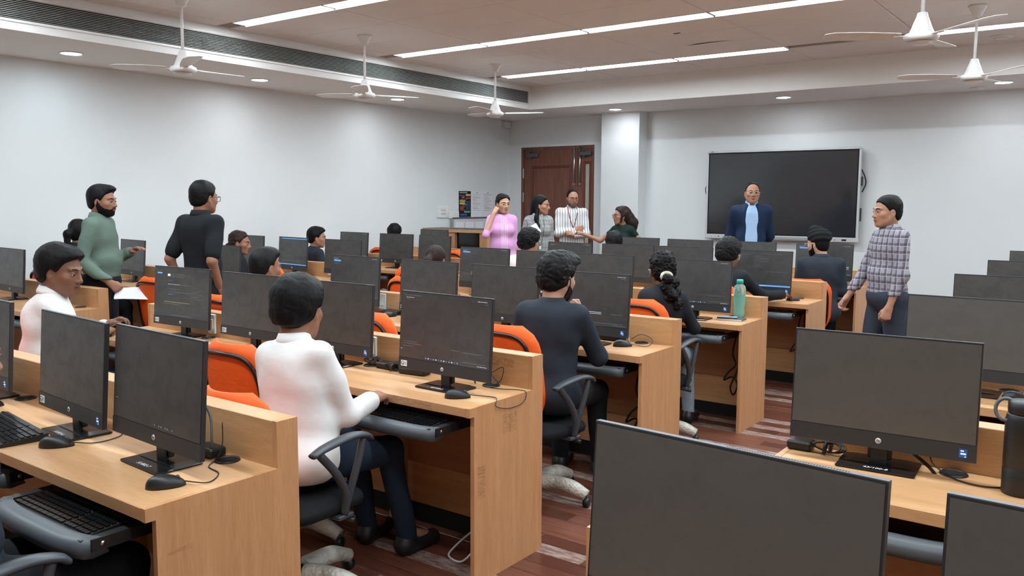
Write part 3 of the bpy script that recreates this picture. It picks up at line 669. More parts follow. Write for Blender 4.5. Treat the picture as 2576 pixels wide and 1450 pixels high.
put_kb(-2.87, 3.985, HD, 0, 'dark keyboard lying behind the boy in charcoal suit')
def adapter(x, y, rz, lab, loops=2, long=.15):
    o = empty('power_adapter', (x, y, HD), rz, lab, 'adapter', 'black power adapters')
    MB().cbox(-long/2, long/2, -.032, .032, .001, .032, .006).build('brick', 'black', o)
    p = []; q = random.Random(int(abs(x)*1000))
    for k in range(loops*14): a = 2*math.pi*k/14; p.append((-long/2-.05+.055*math.cos(a)*(1-.1*(k//14)), .01*math.sin(a*2)+.012*(k//14), .022+.016*math.sin(a)+.003*(k//14)))
    MB().tube([(-long/2, 0, .016)]+p, .0032, 6).build('cable_coil', 'cable', o)
    MB().tube([(-long/2-.05, -.02, .005), (-long/2-.055, -.015, .03), (-long/2-.05, .03, .04), (-long/2-.045, .04, .005)], .007, 6).build('cable_tie', 'black', o); return o
adapter(-.855, 2.81, 3.14, 'black power adapter with bundled cable behind the right monitor', 3, .08)
adapter(-2.72, 2.915, .12, 'flat black power adapter beside the second desk monitor', 2)
adapter(-2.37, 1.566, 0, 'black power adapter behind the nearest desk monitor', 1, .1)
adapter(-2.46, 4.36, 0, 'black power adapter behind the suited boy\'s monitor', 1)
adapter(-2.915, 2.935, 0, 'thin black power brick with coiled cable on the second desk', 2, .12)
adapter(-4.29, 4.37, 3.14, 'black power adapter on the third desk beside the papers', 1)
# cable drops through grommets
def cable(name, pts, r, lab, mat='cable'):
    o = empty(name, pts[0], 0, lab, 'cable', 'loose computer cables'); p0 = Vector(pts[0]); MB().tube(spline([tuple(Vector(p)-p0) for p in pts], 7), r, 6).build('cord', mat, o)
cable('power_cable', [(-2.36, 2.93, HD+.0), (-2.37, 2.925, HD+.03), (-2.40, 2.9, HD+.09)], .004, 'grey cable rising from the second desk grommet', 'grey')
cable('power_cable', [(-2.345, 1.556, HD+.0), (-2.345, 1.56, HD+.06), (-2.37, 1.57, HD+.14), (-2.40, 1.53, HD+.22)], .004, 'grey cable rising from the nearest desk grommet', 'grey')
cable('power_cable', [(-2.35, 4.365, HD+.003), (-2.37, 4.36, HD+.06), (-2.39, 4.3, HD+.1)], .004, 'white cable at the third desk grommet', 'cable_w')
cable('power_cable', [(-.22, 2.79, HD+.002), (-.3, 2.74, HD+.004), (-.38, 2.76, HD+.004), (-.45, 2.82, HD+.02), (-.47, 2.83, HD+.06)], .0025, 'thin black cable running to the black flask')
cable('power_cable', [(-.43, 2.80, HD-.02), (-.46, 2.79, HD+.02), (-.52, 2.80, HD+.06)], .006, 'dark cables going into the right desk hole', 'cable')
cable('power_cable', [(-2.27, 2.80, .62), (-2.25, 2.82, .45), (-2.3, 2.84, .3), (-2.28, 2.82, .12), (-2.26, 2.8, .02)], .005, 'black cable hanging under the second desk')
cable('power_cable', [(-2.27, 2.86, .35), (-2.23, 2.78, .1), (-2.26, 2.72, .012), (-2.34, 2.72, .012), (-2.36, 2.78, .03), (-2.3, 2.85, .1), (-2.2, 2.88, .15)], .005, 'white cable loop on the floor under the second desk', 'cable_w')
for y, nm in ((4.25, 'third'), (5.70, 'fourth'), (7.15, 'fifth')):
    cable('power_cable', [(-2.22, y, .63), (-2.24, y, .5), (-2.22, y+.01, .42), (-2.27, y, .36), (-2.3, y, .3), (-2.24, y, .33), (-2.2, y, .28), (-2.23, y+.01, .2), (-2.25, y, .26), (-2.2, y, .4), (-2.19, y, .63)], .006, f'knotted black cable hanging under the {nm} middle desk')
cable('power_cable', [(-.38, 2.62, .62), (-.36, 2.6, .5), (-.42, 2.58, .35), (-.5, 2.55, .1)], .005, 'black cable hanging under the right desk')
# bottle, notebook, flask, papers, pen
def glassy(name, c, rough=.08):
    m = N(name); f = m.noise(m.coord(), 6, 2); m.col(m.ramp(f, [(0, lin(c)), (1, lin(tuple(min(255, v*1.08) for v in c)))])); m.set(rough=rough, trans=.75, ior=1.2); return m.m
M['teal'] = glassy('teal_bottle_plastic', (190, 240, 232)); M['tealcap'] = plain('teal_cap', (30, 170, 150), .4); M['tealw'] = glassy('water', (165, 228, 215), .02)
bo = empty('water_bottle', (-2.243, 5.80, HD), 0, 'teal plastic water bottle with green cap on the fourth desk', 'bottle')
MB().lathe([(.034, .0), (.04, .006), (.041, .03), (.037, .055), (.036, .07), (.041, .1), (.041, .17), (.043, .18), (.043, .2), (.038, .225), (.02, .24), (.019, .252)], 24).build('bottle_body', 'teal', bo)
MB().lathe([(.032, .006), (.037, .03), (.0335, .06), (.037, .1), (.037, .168)], 20).build('water', 'tealw', bo)
MB().lathe([(.024, .243), (.024, .268), (.02, .272)], 18).build('cap', 'tealcap', bo)
nb = empty('notebook', (-2.235, 5.64, HD), .1, 'grey notebook with a phone on top beside the teal bottle', 'notebook')
MB().cbox(-.09, .09, -.06, .06, 0, .012, .002).build('cover', 'grey', nb); MB().box(-.088, .088, -.061, .058, .002, .01).build('pages', 'paper', nb)
M['phone'] = plain('pale_blue_glass', (170, 196, 216), .15)
ph = empty('phone', (-2.26, 5.63, HD+.012), .3, 'pale phone lying on the grey notebook', 'phone'); MB().cbox(-.07, .07, -.036, .036, .0005, .008, .003).build('case', 'grey', ph); MB().box(-.067, .067, -.033, .033, .008, .0086).build('display', 'phone', ph)
fl = empty('flask', (-.215, 2.745, HD), 0, 'tall matte black flask with loop handle at right edge', 'flask')
MB().lathe([(.044, 0), (.047, .006), (.047, .075), (.0455, .077), (.0455, .08), (.047, .082), (.047, .215), (.043, .23), (.04, .235)], 28).build('flask_body', 'black', fl)
MB().lathe([(.041, .235), (.042, .24), (.042, .265), (.036, .27)], 24).build('lid', 'black', fl)
MB().tube([(-.045+.026*math.cos(a), -.012+.01*math.sin(a), .242+.03*math.sin(a)) for a in np.linspace(0, 2*math.pi, 18)[:-1]], .005, 8, closed=True).build('loop_handle', 'grey', fl)
def papers(x, y, rz, w, d, n, lab, z=HD):
    o = empty('paper_sheets', (x, y, z), rz, lab, 'paper')
    for k in range(n): MB().box(-w/2, w/2, -d/2, d/2, .0005+k*.0012, .0012+k*.0012).build('sheet', 'paper', o, None, (0, 0, .1*k))
papers(-4.39, 4.32-.06, .2, .3, .2, 2, 'white loose sheets on the third middle desk')
papers(-6.75, 4.36, .15, .3, .2, 2, 'white sheets on the left block desk in front of the standing man')
papers(-4.72, 4.1, .1, .22, .16, 1, 'white sheet at the left end of the third middle desk')
pe = empty('pen', (-4.42, 4.28, HD+.004), .9, 'blue pen lying on the white loose sheets', 'pen'); MB().tube([(-.07, 0, .004), (.05, 0, .004), (.066, 0, .004), (.072, 0, .004)], [.004, .004, .003, .0008], 8).build('barrel', 'blue', pe); MB().cbox(-.07, -.03, -.002, .002, .007, .009, .0005).build('clip', 'steel', pe)

# ------------------------------------------------------------------ counter, notice board
ct = empty('teacher_counter', (-8.0, 9.45, 0), 0, 'tall beech counter with dark recesses in the far left corner', 'counter')
MB().cbox(-.62, .62, -.02, .42, 1.105, 1.155, .003).box(-.62, .62, -.021, .42, 1.155, 1.158, 1).build('countertop', ['wood_x', 'grey'], ct)
for x0, x1 in ((.46, .6), (-.12, .0), (-.6, -.56)): MB().cbox(x0, x1, 0, .4, 0, 1.105, .003).build('side_panel', 'wood_z', ct)
MB().box(-.56, -.12, .05, .06, .0, 1.105).box(0, .46, .05, .06, 0, 1.105).build('recess_panel', 'blackg', ct)
wb = empty('notice_board', (XL+.06, 10.6, 1.05), 0, 'aluminium framed white board leaning by the left wall', 'board')
MB().box(.0, .012, -.5, .6, -.3, .23).build('board', plain('white_board', (205, 205, 212), .35, var=.02), wb)
f_ = MB()
for a in ((-.52, .62, .23, .255), (-.52, .62, -.32, -.3), (-.52, -.5, -.3, .23), (.6, .62, -.3, .23)): f_.cbox(-.004, .02, a[0], a[1], a[2], a[3], .004)
f_.build('frame', 'steel', wb)
for k in range(4): MB().box(.012, .0135, -.45+k*.25, -.24+k*.25, -.1, .18).build('pinned_sheet', 'paper', wb)
MB().box(-.004, .02, -.3, .3, -1.05, -.32).build('board_stand', 'grey', wb)

# ------------------------------------------------------------------ chairs
def bubble():
    m = N('bubble_wrap'); v = m.n('ShaderNodeTexVoronoi'); v.feature = 'SMOOTH_F1'; v.inputs['Scale'].default_value = 75; m.l(m.coord(), v.inputs['Vector'])
    f = m.noise(m.coord(), 9, 3); m.col(m.ramp(f, [(.3, lin((150, 146, 136))), (.7, lin((206, 203, 195)))])); m.set(rough=.35, spec=.6)
    m.bump(v.outputs['Distance'], .7, .008); return m.m
M['bubble'] = bubble()
def chair_proto():
    c = empty('office_chair', (0, 0, 0), 0, None, 'chair', 'orange backed office chairs')
    # backrest: rounded slab, curved
    nx, nz, W2, B0, B1 = 13, 13, .225, .5, .965
    def surf(off):
        V = []
        for j in range(nz):
            t = j/(nz-1); z = B0+(B1-B0)*t
            rr = .13; hw = W2
            if t > .72: q = (t-.72)/.28; hw = W2*(1-(1-math.sqrt(max(0, 1-q*q*.94)))*.62)
            if t < .3: q = (.3-t)/.3; hw = W2*(1-.25*q*q)
            for i in range(nx):
                u = -1+2*i/(nx-1); x = hw*u
                e = min(1, (1-abs(u))*5, (1-t)*7, t*7); th = off*(.35+.65*math.sqrt(max(0, e)))
                V.append((x, -.215-.075*t+.05*u*u+th, z))
        return V
    f, r = surf(.034), surf(-.022); mb = MB(); o = nx*nz; F = []
    for j in range(nz-1):
        for i in range(nx-1): a = j*nx+i; F.append((a, a+nx, a+nx+1, a+1)); F.append((o+a, o+a+1, o+a+nx+1, o+a+nx))
    ring = [i for i in range(nx)]+[j*nx+nx-1 for j in range(1, nz)]+[(nz-1)*nx+i for i in range(nx-2, -1, -1)]+[j*nx for j in range(nz-2, 0, -1)]
    for k in range(len(ring)): a, b = ring[k], ring[(k+1) % len(ring)]; F.append((a, b, o+b, o+a))
    mb.add(f+r, F, 0, True); mb.build('backrest', 'orange', c)
    rim = []
    for i in range(41):
        a = math.pi*(-.18+1.36*i/40); x = .192*math.copysign(abs(math.cos(a))**.45, math.cos(a)); t = .44+.47*math.copysign(abs(math.sin(a))**.6, math.sin(a)); t = max(t, .1)
        u = x/W2; rim.append((x, -.215-.075*t+.05*u*u-.024, B0+(B1-B0)*t))
    MB().tube(rim, .0105, 8).build('back_rim', 'blackg', c)
    MB().cbox(-.04, .04, -.25, -.225, .4, .62, .006).cbox(-.04, .04, -.25, .0, .352, .37, .006).build('back_bracket', 'black', c)
    s = MB(); V = []; F = []; n = 20
    for z, k in ((.37, .86), (.385, .97), (.41, 1.0), (.425, .97), (.438, .85), (.44, .5)):
        for i in range(n):
            a = 2*math.pi*i/n; V.append((.235*k*math.copysign(abs(math.cos(a))**.55, math.cos(a)), .01+.225*k*math.copysign(abs(math.sin(a))**.55, math.sin(a)), z-.012*(math.sin(a) > .5)))
    for j in range(5):
        for i in range(n): F.append((j*n+i, j*n+(i+1) % n, j*n+n+(i+1) % n, j*n+n+i))
    F += [tuple(range(n))[::-1], tuple(range(5*n, 6*n))]; s.add(V, F, 0, True).build('seat', 'blackfab', c)
    MB().cbox(-.1, .1, -.1, .1, .345, .372, .006).build('seat_mount', 'black', c)
    MB().tube([(.05, .05, .357), (.18, .07, .347), (.25, .08, .342)], [.006, .006, .011], 6).build('lever', 'black', c)
    for sx in (-1, 1):
        a = MB(); x = sx*.265
        a.tube(spline([(x, -.15, .655), (x, -.08, .672), (x, .05, .685), (x, .13, .672), (x, .16, .652)], 5), [.02+.008*math.sin(i/20*math.pi) for i in range(21)], 8, flat=.5)
        a.tube(spline([(x, -.12, .66), (x, -.03, .56), (x-sx*.01, .03, .46), (x-sx*.03, .04, .375)], 5), .017, 8); a.tube(spline([(x, .12, .672), (x, .09, .58), (x-sx*.01, .06, .48), (x-sx*.03, .04, .375)], 5), .015, 8)
        a.cbox(min(sx*.15, sx*.25), max(sx*.15, sx*.25), .0, .08, .36, .378, .004); a.build('armrest', 'armgrey', c)
    MB().lathe([(.022, .1), (.026, .11), (.026, .25), (.018, .255), (.018, .35)], 14).lathe([(.045, .07), (.045, .12), (.03, .13)], 14).build('gas_column', 'blackg', c)
    q = random.Random(2)
    for k in range(5):
        a = 2*math.pi*k/5+.3; ca, sa = math.cos(a), math.sin(a); p = []; rr = []
        for i in range(11):
            t = i/10; rad = .05+.25*t; p.append((ca*rad, sa*rad, .1+.015*math.sin(t*3)-.04*t*t)); rr.append(.039+.0025*math.sin(i*1.1+k)+.002*q.random()-.008*t)
        sp = MB().tube(spline(p, 3), [x for x in np.interp(np.linspace(0, 10, 31), range(11), rr)], 14).build('spoke', 'bubble', c)
        MB().lathe([(.012, -.018), (.026, -.014), (.027, .014), (.012, .018)], 14, M4=Matrix.Translation((ca*.3, sa*.3, .0275)) @ Matrix.Rotation(a, 4, 'Z') @ Matrix.Rotation(math.pi/2, 4, 'Y')).tube([(ca*.3, sa*.3, .03), (ca*.3, sa*.3, .065)], .009, 6).build('castor', 'black', sp)
    return c
CHAIR = chair_proto()
def put_chair(x, y, rz, lab, first=[True]):
    o = CHAIR if first[0] else copy_tree(CHAIR); first[0] = False; o.location = (x, y, 0); o.rotation_euler.z = math.radians(rz); o['label'] = lab; return o
# ------------------------------------------------------------------ people: smooth signed-distance bodies meshed with surface nets
f32 = np.float32
def V3(*a): return np.array(a, float)
def unit(v): v = np.asarray(v, float); return v/max(1e-9, np.linalg.norm(v))
class Field:
    def __init__(s, lo, hi, h):
        s.lo = np.array(lo, float); s.h = h; s.n = np.ceil((np.array(hi)-s.lo)/h).astype(int)+1; s.d = np.full(s.n, .5, f32)
    def sl(s, lo, hi):
        a = np.clip(np.floor((np.array(lo)-s.lo)/s.h).astype(int), 0, s.n); b = np.clip(np.ceil((np.array(hi)-s.lo)/s.h).astype(int)+1, 0, s.n)
        return a, b
    def pts(s, a, b):
        ax = [(s.lo[i]+s.h*np.arange(a[i], b[i])).astype(f32) for i in range(3)]
        return ax[0][:, None, None], ax[1][None, :, None], ax[2][None, None, :]
    def put(s, fn, lo, hi, k, sub=False, pad=.02):
        m = k+2*s.h+pad; a, b = s.sl(np.array(lo)-m, np.array(hi)+m)
        if np.any(b <= a): return
        d2 = fn(*s.pts(a, b)); v = s.d[a[0]:b[0], a[1]:b[1], a[2]:b[2]]
        if sub:
            d2 = -d2; hh = np.maximum(k-np.abs(v-d2), 0)/k; v[...] = np.maximum(v, d2)+hh*hh*k*.25
        else:
            hh = np.maximum(k-np.abs(v-d2), 0)/k; v[...] = np.minimum(v, d2)-hh*hh*k*.25
    def cone(s, a, b, ra, rb, k=.02, sub=False):
        a = np.asarray(a, float); b = np.asarray(b, float); ab = b-a; L2 = max(1e-9, ab@ab)
        def fn(x, y, z):
            px, py, pz = x-f32(a[0]), y-f32(a[1]), z-f32(a[2]); t = np.clip((px*f32(ab[0])+py*f32(ab[1])+pz*f32(ab[2]))/f32(L2), 0, 1)
            return np.sqrt((px-t*f32(ab[0]))**2+(py-t*f32(ab[1]))**2+(pz-t*f32(ab[2]))**2)-(f32(ra)+t*f32(rb-ra))
        r = max(ra, rb); s.put(fn, np.minimum(a, b)-r, np.maximum(a, b)+r, k, sub); return s
    def ell(s, c, r, k=.02, R=None, sub=False):
        c = np.asarray(c, float); r = np.asarray(r, float)
        def fn(x, y, z):
            px, py, pz = x-f32(c[0]), y-f32(c[1]), z-f32(c[2])
            if R is not None: px, py, pz = [px*f32(R[0, i])+py*f32(R[1, i])+pz*f32(R[2, i]) for i in range(3)]
            k0 = np.sqrt((px/f32(r[0]))**2+(py/f32(r[1]))**2+(pz/f32(r[2]))**2); k1 = np.sqrt((px/f32(r[0]**2))**2+(py/f32(r[1]**2))**2+(pz/f32(r[2]**2))**2)
            return k0*(k0-1)/np.maximum(k1, f32(1e-6))
        e = r if R is None else np.full(3, r.max()); s.put(fn, c-e, c+e, k, sub); return s
    def cut(s, c, n, k=.006):
        """keep the side the normal points away from"""
        n = unit(n); x, y, z = s.pts(np.zeros(3, int), s.n); d2 = (x-f32(c[0]))*f32(n[0])+(y-f32(c[1]))*f32(n[1])+(z-f32(c[2]))*f32(n[2])
        hh = np.maximum(k-np.abs(s.d-d2), 0)/k; s.d = np.maximum(s.d, d2)+hh*hh*k*.25; return s
    def rough(s, fn, band=.03):
        i = np.nonzero(np.abs(s.d) < band)
        if len(i[0]): x, y, z = [(s.lo[j]+s.h*i[j]).astype(f32) for j in range(3)]; s.d[i] += fn(x, y, z).astype(f32)
        return s
    def mesh(s):
        d = s.d; d[[0, -1]] = .5; d[:, [0, -1]] = .5; d[:, :, [0, -1]] = .5
        g = d < 0; c = np.zeros(tuple(s.n-1), np.uint8)
        cs = [(i, j, k) for i in (0, 1) for j in (0, 1) for k in (0, 1)]
        for i, j, k in cs: c += g[i:i+s.n[0]-1, j:j+s.n[1]-1, k:k+s.n[2]-1]
        act = (c > 0) & (c < 8); I, J, K = np.nonzero(act); n = len(I); idx = np.full(c.shape, -1, np.int64); idx[I, J, K] = np.arange(n)
        acc = np.zeros((n, 3)); cnt = np.zeros(n); D = {q: d[I+q[0], J+q[1], K+q[2]] for q in cs}
        for a in cs:
            for ax in range(3):
                if a[ax] == 0:
                    b = list(a); b[ax] = 1; b = tuple(b); da, db = D[a], D[b]; m = (da < 0) != (db < 0); t = np.where(m, da/np.where(m, da-db, 1), 0)
                    for q in range(3): acc[:, q] += np.where(m, a[q]+(t if q == ax else 0), 0)
                    cnt += m
        v = s.lo+s.h*(np.stack([I, J, K], 1)+acc/np.maximum(cnt, 1)[:, None]); Q = []
        for ax in range(3):
            sh = [slice(1, -1)]*3; s0 = list(sh); s1 = list(sh); s0[ax] = slice(0, -1); s1[ax] = slice(1, None); g0, g1 = g[tuple(s0)], g[tuple(s1)]
            m = np.nonzero(g0 != g1); st = g0[m]; p = [m[i]+(0 if i == ax else 1) for i in range(3)]; u, w = (ax+1) % 3, (ax+2) % 3
            def cell(du, dw): q = [p[0], p[1], p[2]]; q[u] = q[u]+du; q[w] = q[w]+dw; return idx[q[0], q[1], q[2]]
            qd = np.stack([cell(-1, -1), cell(0, -1), cell(0, 0), cell(-1, 0)], 1); qd[~st] = qd[~st][:, ::-1]; Q.append(qd)
        q = np.concatenate(Q); return v, q[(q >= 0).all(1)]
def np_mesh(name, parts, mats, parent, mis=None):
    """parts: list of (verts, quads); one mesh"""
    vs, qs, mi, o = [], [], [], 0
    for k, (v, q) in enumerate(parts): vs.append(v); qs.append(q+o); o += len(v); mi.append(np.full(len(q), mis[k] if mis else 0))
    v = np.concatenate(vs); q = np.concatenate(qs); mi = np.concatenate(mi)
    me = bpy.data.meshes.new(name); me.vertices.add(len(v)); me.vertices.foreach_set('co', v.astype(f32).ravel()); me.loops.add(q.size); me.loops.foreach_set('vertex_index', q.astype(np.int32).ravel())
    me.polygons.add(len(q)); me.polygons.foreach_set('loop_start', np.arange(0, q.size, 4, dtype=np.int32)); me.polygons.foreach_set('material_index', mi.astype(np.int32)); me.polygons.foreach_set('use_smooth', np.ones(len(q), bool))
    for m in mats: me.materials.append(M[m] if isinstance(m, str) else m)
    me.update(calc_edges=True); me.validate(); return link(name, me, parent)
def rotm(yaw=0, pitch=0, roll=0):
    """yaw left +, pitch forward/down +, roll to the right +"""
    y, p, r = np.radians([yaw, pitch, roll]); cy, sy, cp, sp, cr, sr = np.cos(y), np.sin(y), np.cos(p), np.sin(p), np.cos(r), np.sin(r)
    return np.array([[cy, -sy, 0], [sy, cy, 0], [0, 0, 1]]) @ np.array([[1, 0, 0], [0, cp, sp], [0, -sp, cp]]) @ np.array([[cr, 0, sr], [0, 1, 0], [-sr, 0, cr]])
def skin(name, c):
    m = N(name); f = m.noise(m.coord(), 30, 4, .6); cc = lin(c); m.col(m.ramp(f, [(.3, tuple(v*.88 for v in cc)), (.7, tuple(min(1, v*1.1) for v in cc))])); m.set(rough=.5, spec=.35); m.bump(m.noise(m.coord(), 220, 2), .05, .001); return m.m
SK_ = {'a': skin('skin_tan', (168, 122, 99)), 'b': skin('skin_brown', (148, 103, 82)), 'c': skin('skin_deep', (124, 85, 68)), 'd': skin('skin_light', (190, 146, 122))}
LIP = {k: skin('lips_'+k, c) for k, c in (('a', (142, 84, 74)), ('b', (122, 70, 62)), ('c', (96, 56, 50)), ('d', (168, 96, 90)))}
def hairm(name, c, gloss=.5):
    m = N(name); f = m.noise(m.coord((1, 1, .25)), 60, 3, .6, .5); cc = lin(c); m.col(m.ramp(f, [(.35, tuple(v*.6 for v in cc)), (.7, tuple(v*1.5 for v in cc))])); m.set(rough=gloss, spec=.14); m.bump(m.noise(m.coord((1, 1, .22)), 150, 2, .5, .4), .35, .004); return m.m
M['hair'] = hairm('black_hair', (17, 16, 18)); M['hairb'] = hairm('dark_brown_hair', (46, 34, 31)); M['hairw'] = hairm('waved_black_hair', (22, 21, 23), .46)
M['eyew'] = plain('eye_white', (215, 210, 205), .25, var=.02); M['iris'] = plain('dark_iris', (28, 20, 17), .15); M['frame_b'] = plain('spectacle_frame', (24, 24, 27), .3)
M['lens'] = glassy('spectacle_lens', (235, 240, 245), .02); M['lens'].node_tree.nodes['Principled BSDF'].inputs['Transmission Weight'].default_value = 1
def folds(amp, seed=0, fz=26.):
    a = seed*1.7
    return lambda x, y, z: amp*(.55*np.sin(fz*z+3.2*np.sin(6.5*x+a)+2.6*np.sin(7.5*y+1.3*a)+2*np.sin(4*z+a))+.45*np.sin(.6*fz*(z*.6+x*.9)+2.4*np.sin(11*y+a)+2.0*np.sin(9*z-a)))
def strands(amp, fr=70., curl=0.):
    return lambda x, y, z: amp*(np.sin(fr*x+3*np.sin(18*y+9*z))*.5+np.sin(fr*.8*y+3*np.sin(21*z+8*x))*.5+curl*np.sin(95*x+4*np.sin(60*z))*np.sin(90*y+3*np.sin(55*x))*np.sin(88*z+2*np.sin(70*y)))
def hand(W, dr, back, side, s, curl=(25, 30, 20), spread=1., thumb=0., h=.0042):
    y = unit(dr); z = np.asarray(back, float); z = unit(z-y*(z@y)); x = np.cross(y, z)*(-1 if side > 0 else 1)
    Fm = np.stack([x, y, z], 1)*s; T = lambda p: W+Fm @ np.asarray(p, float)
    pts = []
    bx = [.030, .010, -.010, -.029]; bl = [.072, .08, .074, .058]; by = [.09, .094, .09, .082]
    seg = []
    for i in range(4):
        seg.append(((bx[i]*.45, .004, 0), (bx[i], by[i], 0), .0155, .0125, .014))
        p = np.array([bx[i], by[i], 0.]); ang = 0; dx = spread*.06*(1.5-i)
        for L, cu, r0, r1 in ((bl[i]*.45, curl[0]*(1+.12*i), .0105, .0092), (bl[i]*.31, curl[1], .0092, .0082), (bl[i]*.24, curl[2], .0082, .0068)):
            ang += math.radians(cu); q = p+L*np.array([dx, math.cos(ang), -math.sin(ang)]); seg.append((p, q, r0, r1, .004)); p = q
    t0, t1, t2, t3 = (.012, .018, -.008), (.036+.004*thumb, .046, -.016), (.043+.012*thumb, .072, -.026), (.04+.016*thumb, .094, -.036)
    seg += [(t0, t1, .017, .0135, .012), (t1, t2, .0125, .0105, .005), (t2, t3, .0105, .0082, .004)]
    P = np.array([T(a) for a, *_ in seg]+[T(b) for _, b, *_ in seg]); F = Field(P.min(0)-.03, P.max(0)+.03, h)
    F.cone(W-y*.03, T((0, .01, 0)), .026*s, .024*s, .01)
    for a, b, r0, r1, k in seg: F.cone(T(a), T(b), r0*s, r1*s, k)
    return F.mesh()
def head_field(h, g, hs):
    F = Field((-.105, -.14, -.2), (.105, .145, .145), h); j = .9 if g == 'f' else 1.0; k = .02
    F.ell((0, -.012, .036), (.075, .094, .084), k); F.ell((0, .018, -.022), (.0655*(.97 if g == 'f' else 1), .078, .088), .03)
    F.ell((0, .05, -.06), (.05*j, .042, .045), .025); F.ell((0, .068, -.095), (.024*j, .022, .02), .02)
    for s in (-1, 1):
        F.cone((s*.056*j, .0, -.05), (s*.02, .062, -.094), .018, .016, .025); F.ell((s*.042, .056, -.022), (.024, .026, .022), .02)      # jaw, cheek
        F.cone((s*.012, .092, .022), (s*.046, .076, .024), .0085, .0075, .012)                                                        # brow
        F.ell((s*.0315, .098, .001), (.0175, .016, .0115), .012, sub=True); F.ell((s*.0315, .0775, .0), (.0145, .0135, .0125), .004)       # socket, lids
        F.cone((s*.0315-.013, .089, .0085), (s*.0315+.013, .089, .0085), .0032, .0032, .004)
        F.ell((s*.0125, .1, -.036), (.0085, .011, .008), .006)                                                                        # nostril
        ea = rotm(0, 0, 0); F.ell((s*.0765, -.004, -.012), (.0095, .018, .031), .006); F.ell((s*.086, .004, -.008), (.008, .009, .017), .006, sub=True)
        F.ell((s*.074, .002, -.038), (.007, .008, .009), .006)
    F.cone((0, .089, .014), (0, .107, -.027), .0075, .0105, .012); F.ell((0, .109, -.033), (.0115, .0115, .0095), .006)               # nose
    F.ell((0, .0945, -.0585), (.0215, .0095, .0052), .005); F.ell((0, .0935, -.0685), (.0185, .0095, .006), .005)                     # lips
    F.cone((-.022, .097, -.0632), (.022, .097, -.0632), .0018, .0018, .004, sub=True)
    F.cone((0, -.02, -.03), (0, -.035, -.22), .052 if g == 'm' else .044, .058 if g == 'm' else .048, .03)
    return F
def hair_piece(style, h, g):
    """returns field in head coordinates"""
    lo, hi = (-.14, -.17, -.17), (.14, .15, .19)
    if style in ('long', 'halfup', 'pony', 'bunpony', 'sidelong', 'lowpony'): lo, hi = (-.2, -.24, -.48), (.2, .15, .17)
    F = Field(lo, hi, h)
    th = {'short': .012, 'thick': .02, 'curly': .024, 'flat': .006, 'crop': .008, 'bald': .006, 'side': .012, 'wave': .018, 'long': .014, 'halfup': .011, 'pony': .009, 'bunpony': .01, 'sidelong': .014, 'lowpony': .01, 'under': .003}[style]
    F.ell((0, -.014, .036), (.0755+th, .0955+th, .086+th), .01); F.ell((0, -.035, -.02), (.066+th*.7, .066+th*.7, .075), .03)
    if style == 'flat': F.ell((0, .012, .085), (.066, .085, .055), .015)
    if style == 'thick': F.ell((0, .03, .07), (.078, .075, .06), .02)
    if style == 'curly': F.ell((0, .01, .075), (.085, .1, .065), .03)
    if style == 'wave':
        F.ell((0, .04, .085), (.075, .075, .06), .03); F.ell((.03, .085, .075), (.05, .035, .04), .02)
    if style == 'side': F.ell((-.01, .03, .095), (.062, .07, .034), .02)
    long_ = style in ('long', 'halfup', 'pony', 'bunpony', 'sidelong', 'lowpony')
    yk = [-.2, -.06, -.032, -.015, .018, .03, .05, .075, .1]; zk = [-.088, -.088, -.07, -.03, -.022, -.004, .036, .058, .066]
    if long_: zk = [-.6, -.6, -.5, -.3, -.12 if style in ('long', 'sidelong') else -.02, .0, .04, .062, .068]
    if style == 'bald': zk = [-.088, -.088, -.07, -.03, -.022, .03, .085, .108, .13]
    if style == 'flat': zk = [-.085, -.08, -.06, -.02, -.01, .03, .05, .062, .066]
    if style == 'under': zk = [-.095, -.09, -.07, -.03, -.03, .0, .05, .06, .07]
    x, y, z = F.pts(np.zeros(3, int), F.n); pdist = (z-np.interp(y, yk, zk).astype(f32))*f32(.75)+0*x
    kk = f32(.008); hh = np.maximum(kk-np.abs(F.d+pdist), 0)/kk; F.d = np.maximum(F.d, -pdist)+hh*hh*kk*f32(.25)
    for s in (-1, 1):
        if not long_ or style in ('pony', 'bunpony', 'lowpony', 'halfup'): F.ell((s*.083, .004, -.014), (.02, .019, .03), .008, sub=True)
    if style == 'under': F.ell((0, 0, .1), (.2, .2, .09), .01, sub=True)
    if style == 'crop': F.ell((-.045, .105, .06), (.035, .03, .03), .01, sub=True)
    if style == 'long':
        for s in (-1, 1): F.cone((s*.068, -.02, .03), (s*.082, -.02, -.16), .03, .032, .03); F.cone((s*.08, -.015, -.14), (s*.075, .0, -.3), .032, .018, .03)
        F.cone((0, -.08, .0), (0, -.1, -.3), .075, .06, .04)
    if style == 'halfup':
        F.cone((-.06, -.045, .03), (-.11, -.09, -.2), .03, .034, .03); F.cone((-.1, -.08, -.16), (-.13, -.09, -.28), .034, .02, .03)
        F.cone((0, -.08, .02), (-.02, -.11, -.22), .06, .055, .04); F.cone((.062, -.03, .0), (.1, -.01, -.16), .022, .03, .03); F.cone((.1, -.01, -.16), (.15, .03, -.26), .032, .03, .03); F.cone((.15, .03, -.26), (.15, .06, -.42), .03, .018, .03)
        F.cone((-.055, .0, .0), (-.045, .05, -.18), .018, .03, .02); F.cone((-.045, .05, -.18), (-.02, .075, -.34), .03, .016, .02)
    if style == 'pony': F.cone((0, -.1, .02), (0, -.15, -.03), .03, .035, .02); F.cone((0, -.15, -.03), (0, -.15, -.24), .036, .022, .02)
    if style == 'bunpony':
        for i in range(9): an = i*1.9; F.ell((.035*math.sin(an)+.006*i, -.135-.02*math.cos(an*1.3), -.07-.021*i), (.04-.001*i, .034, .034), .015)
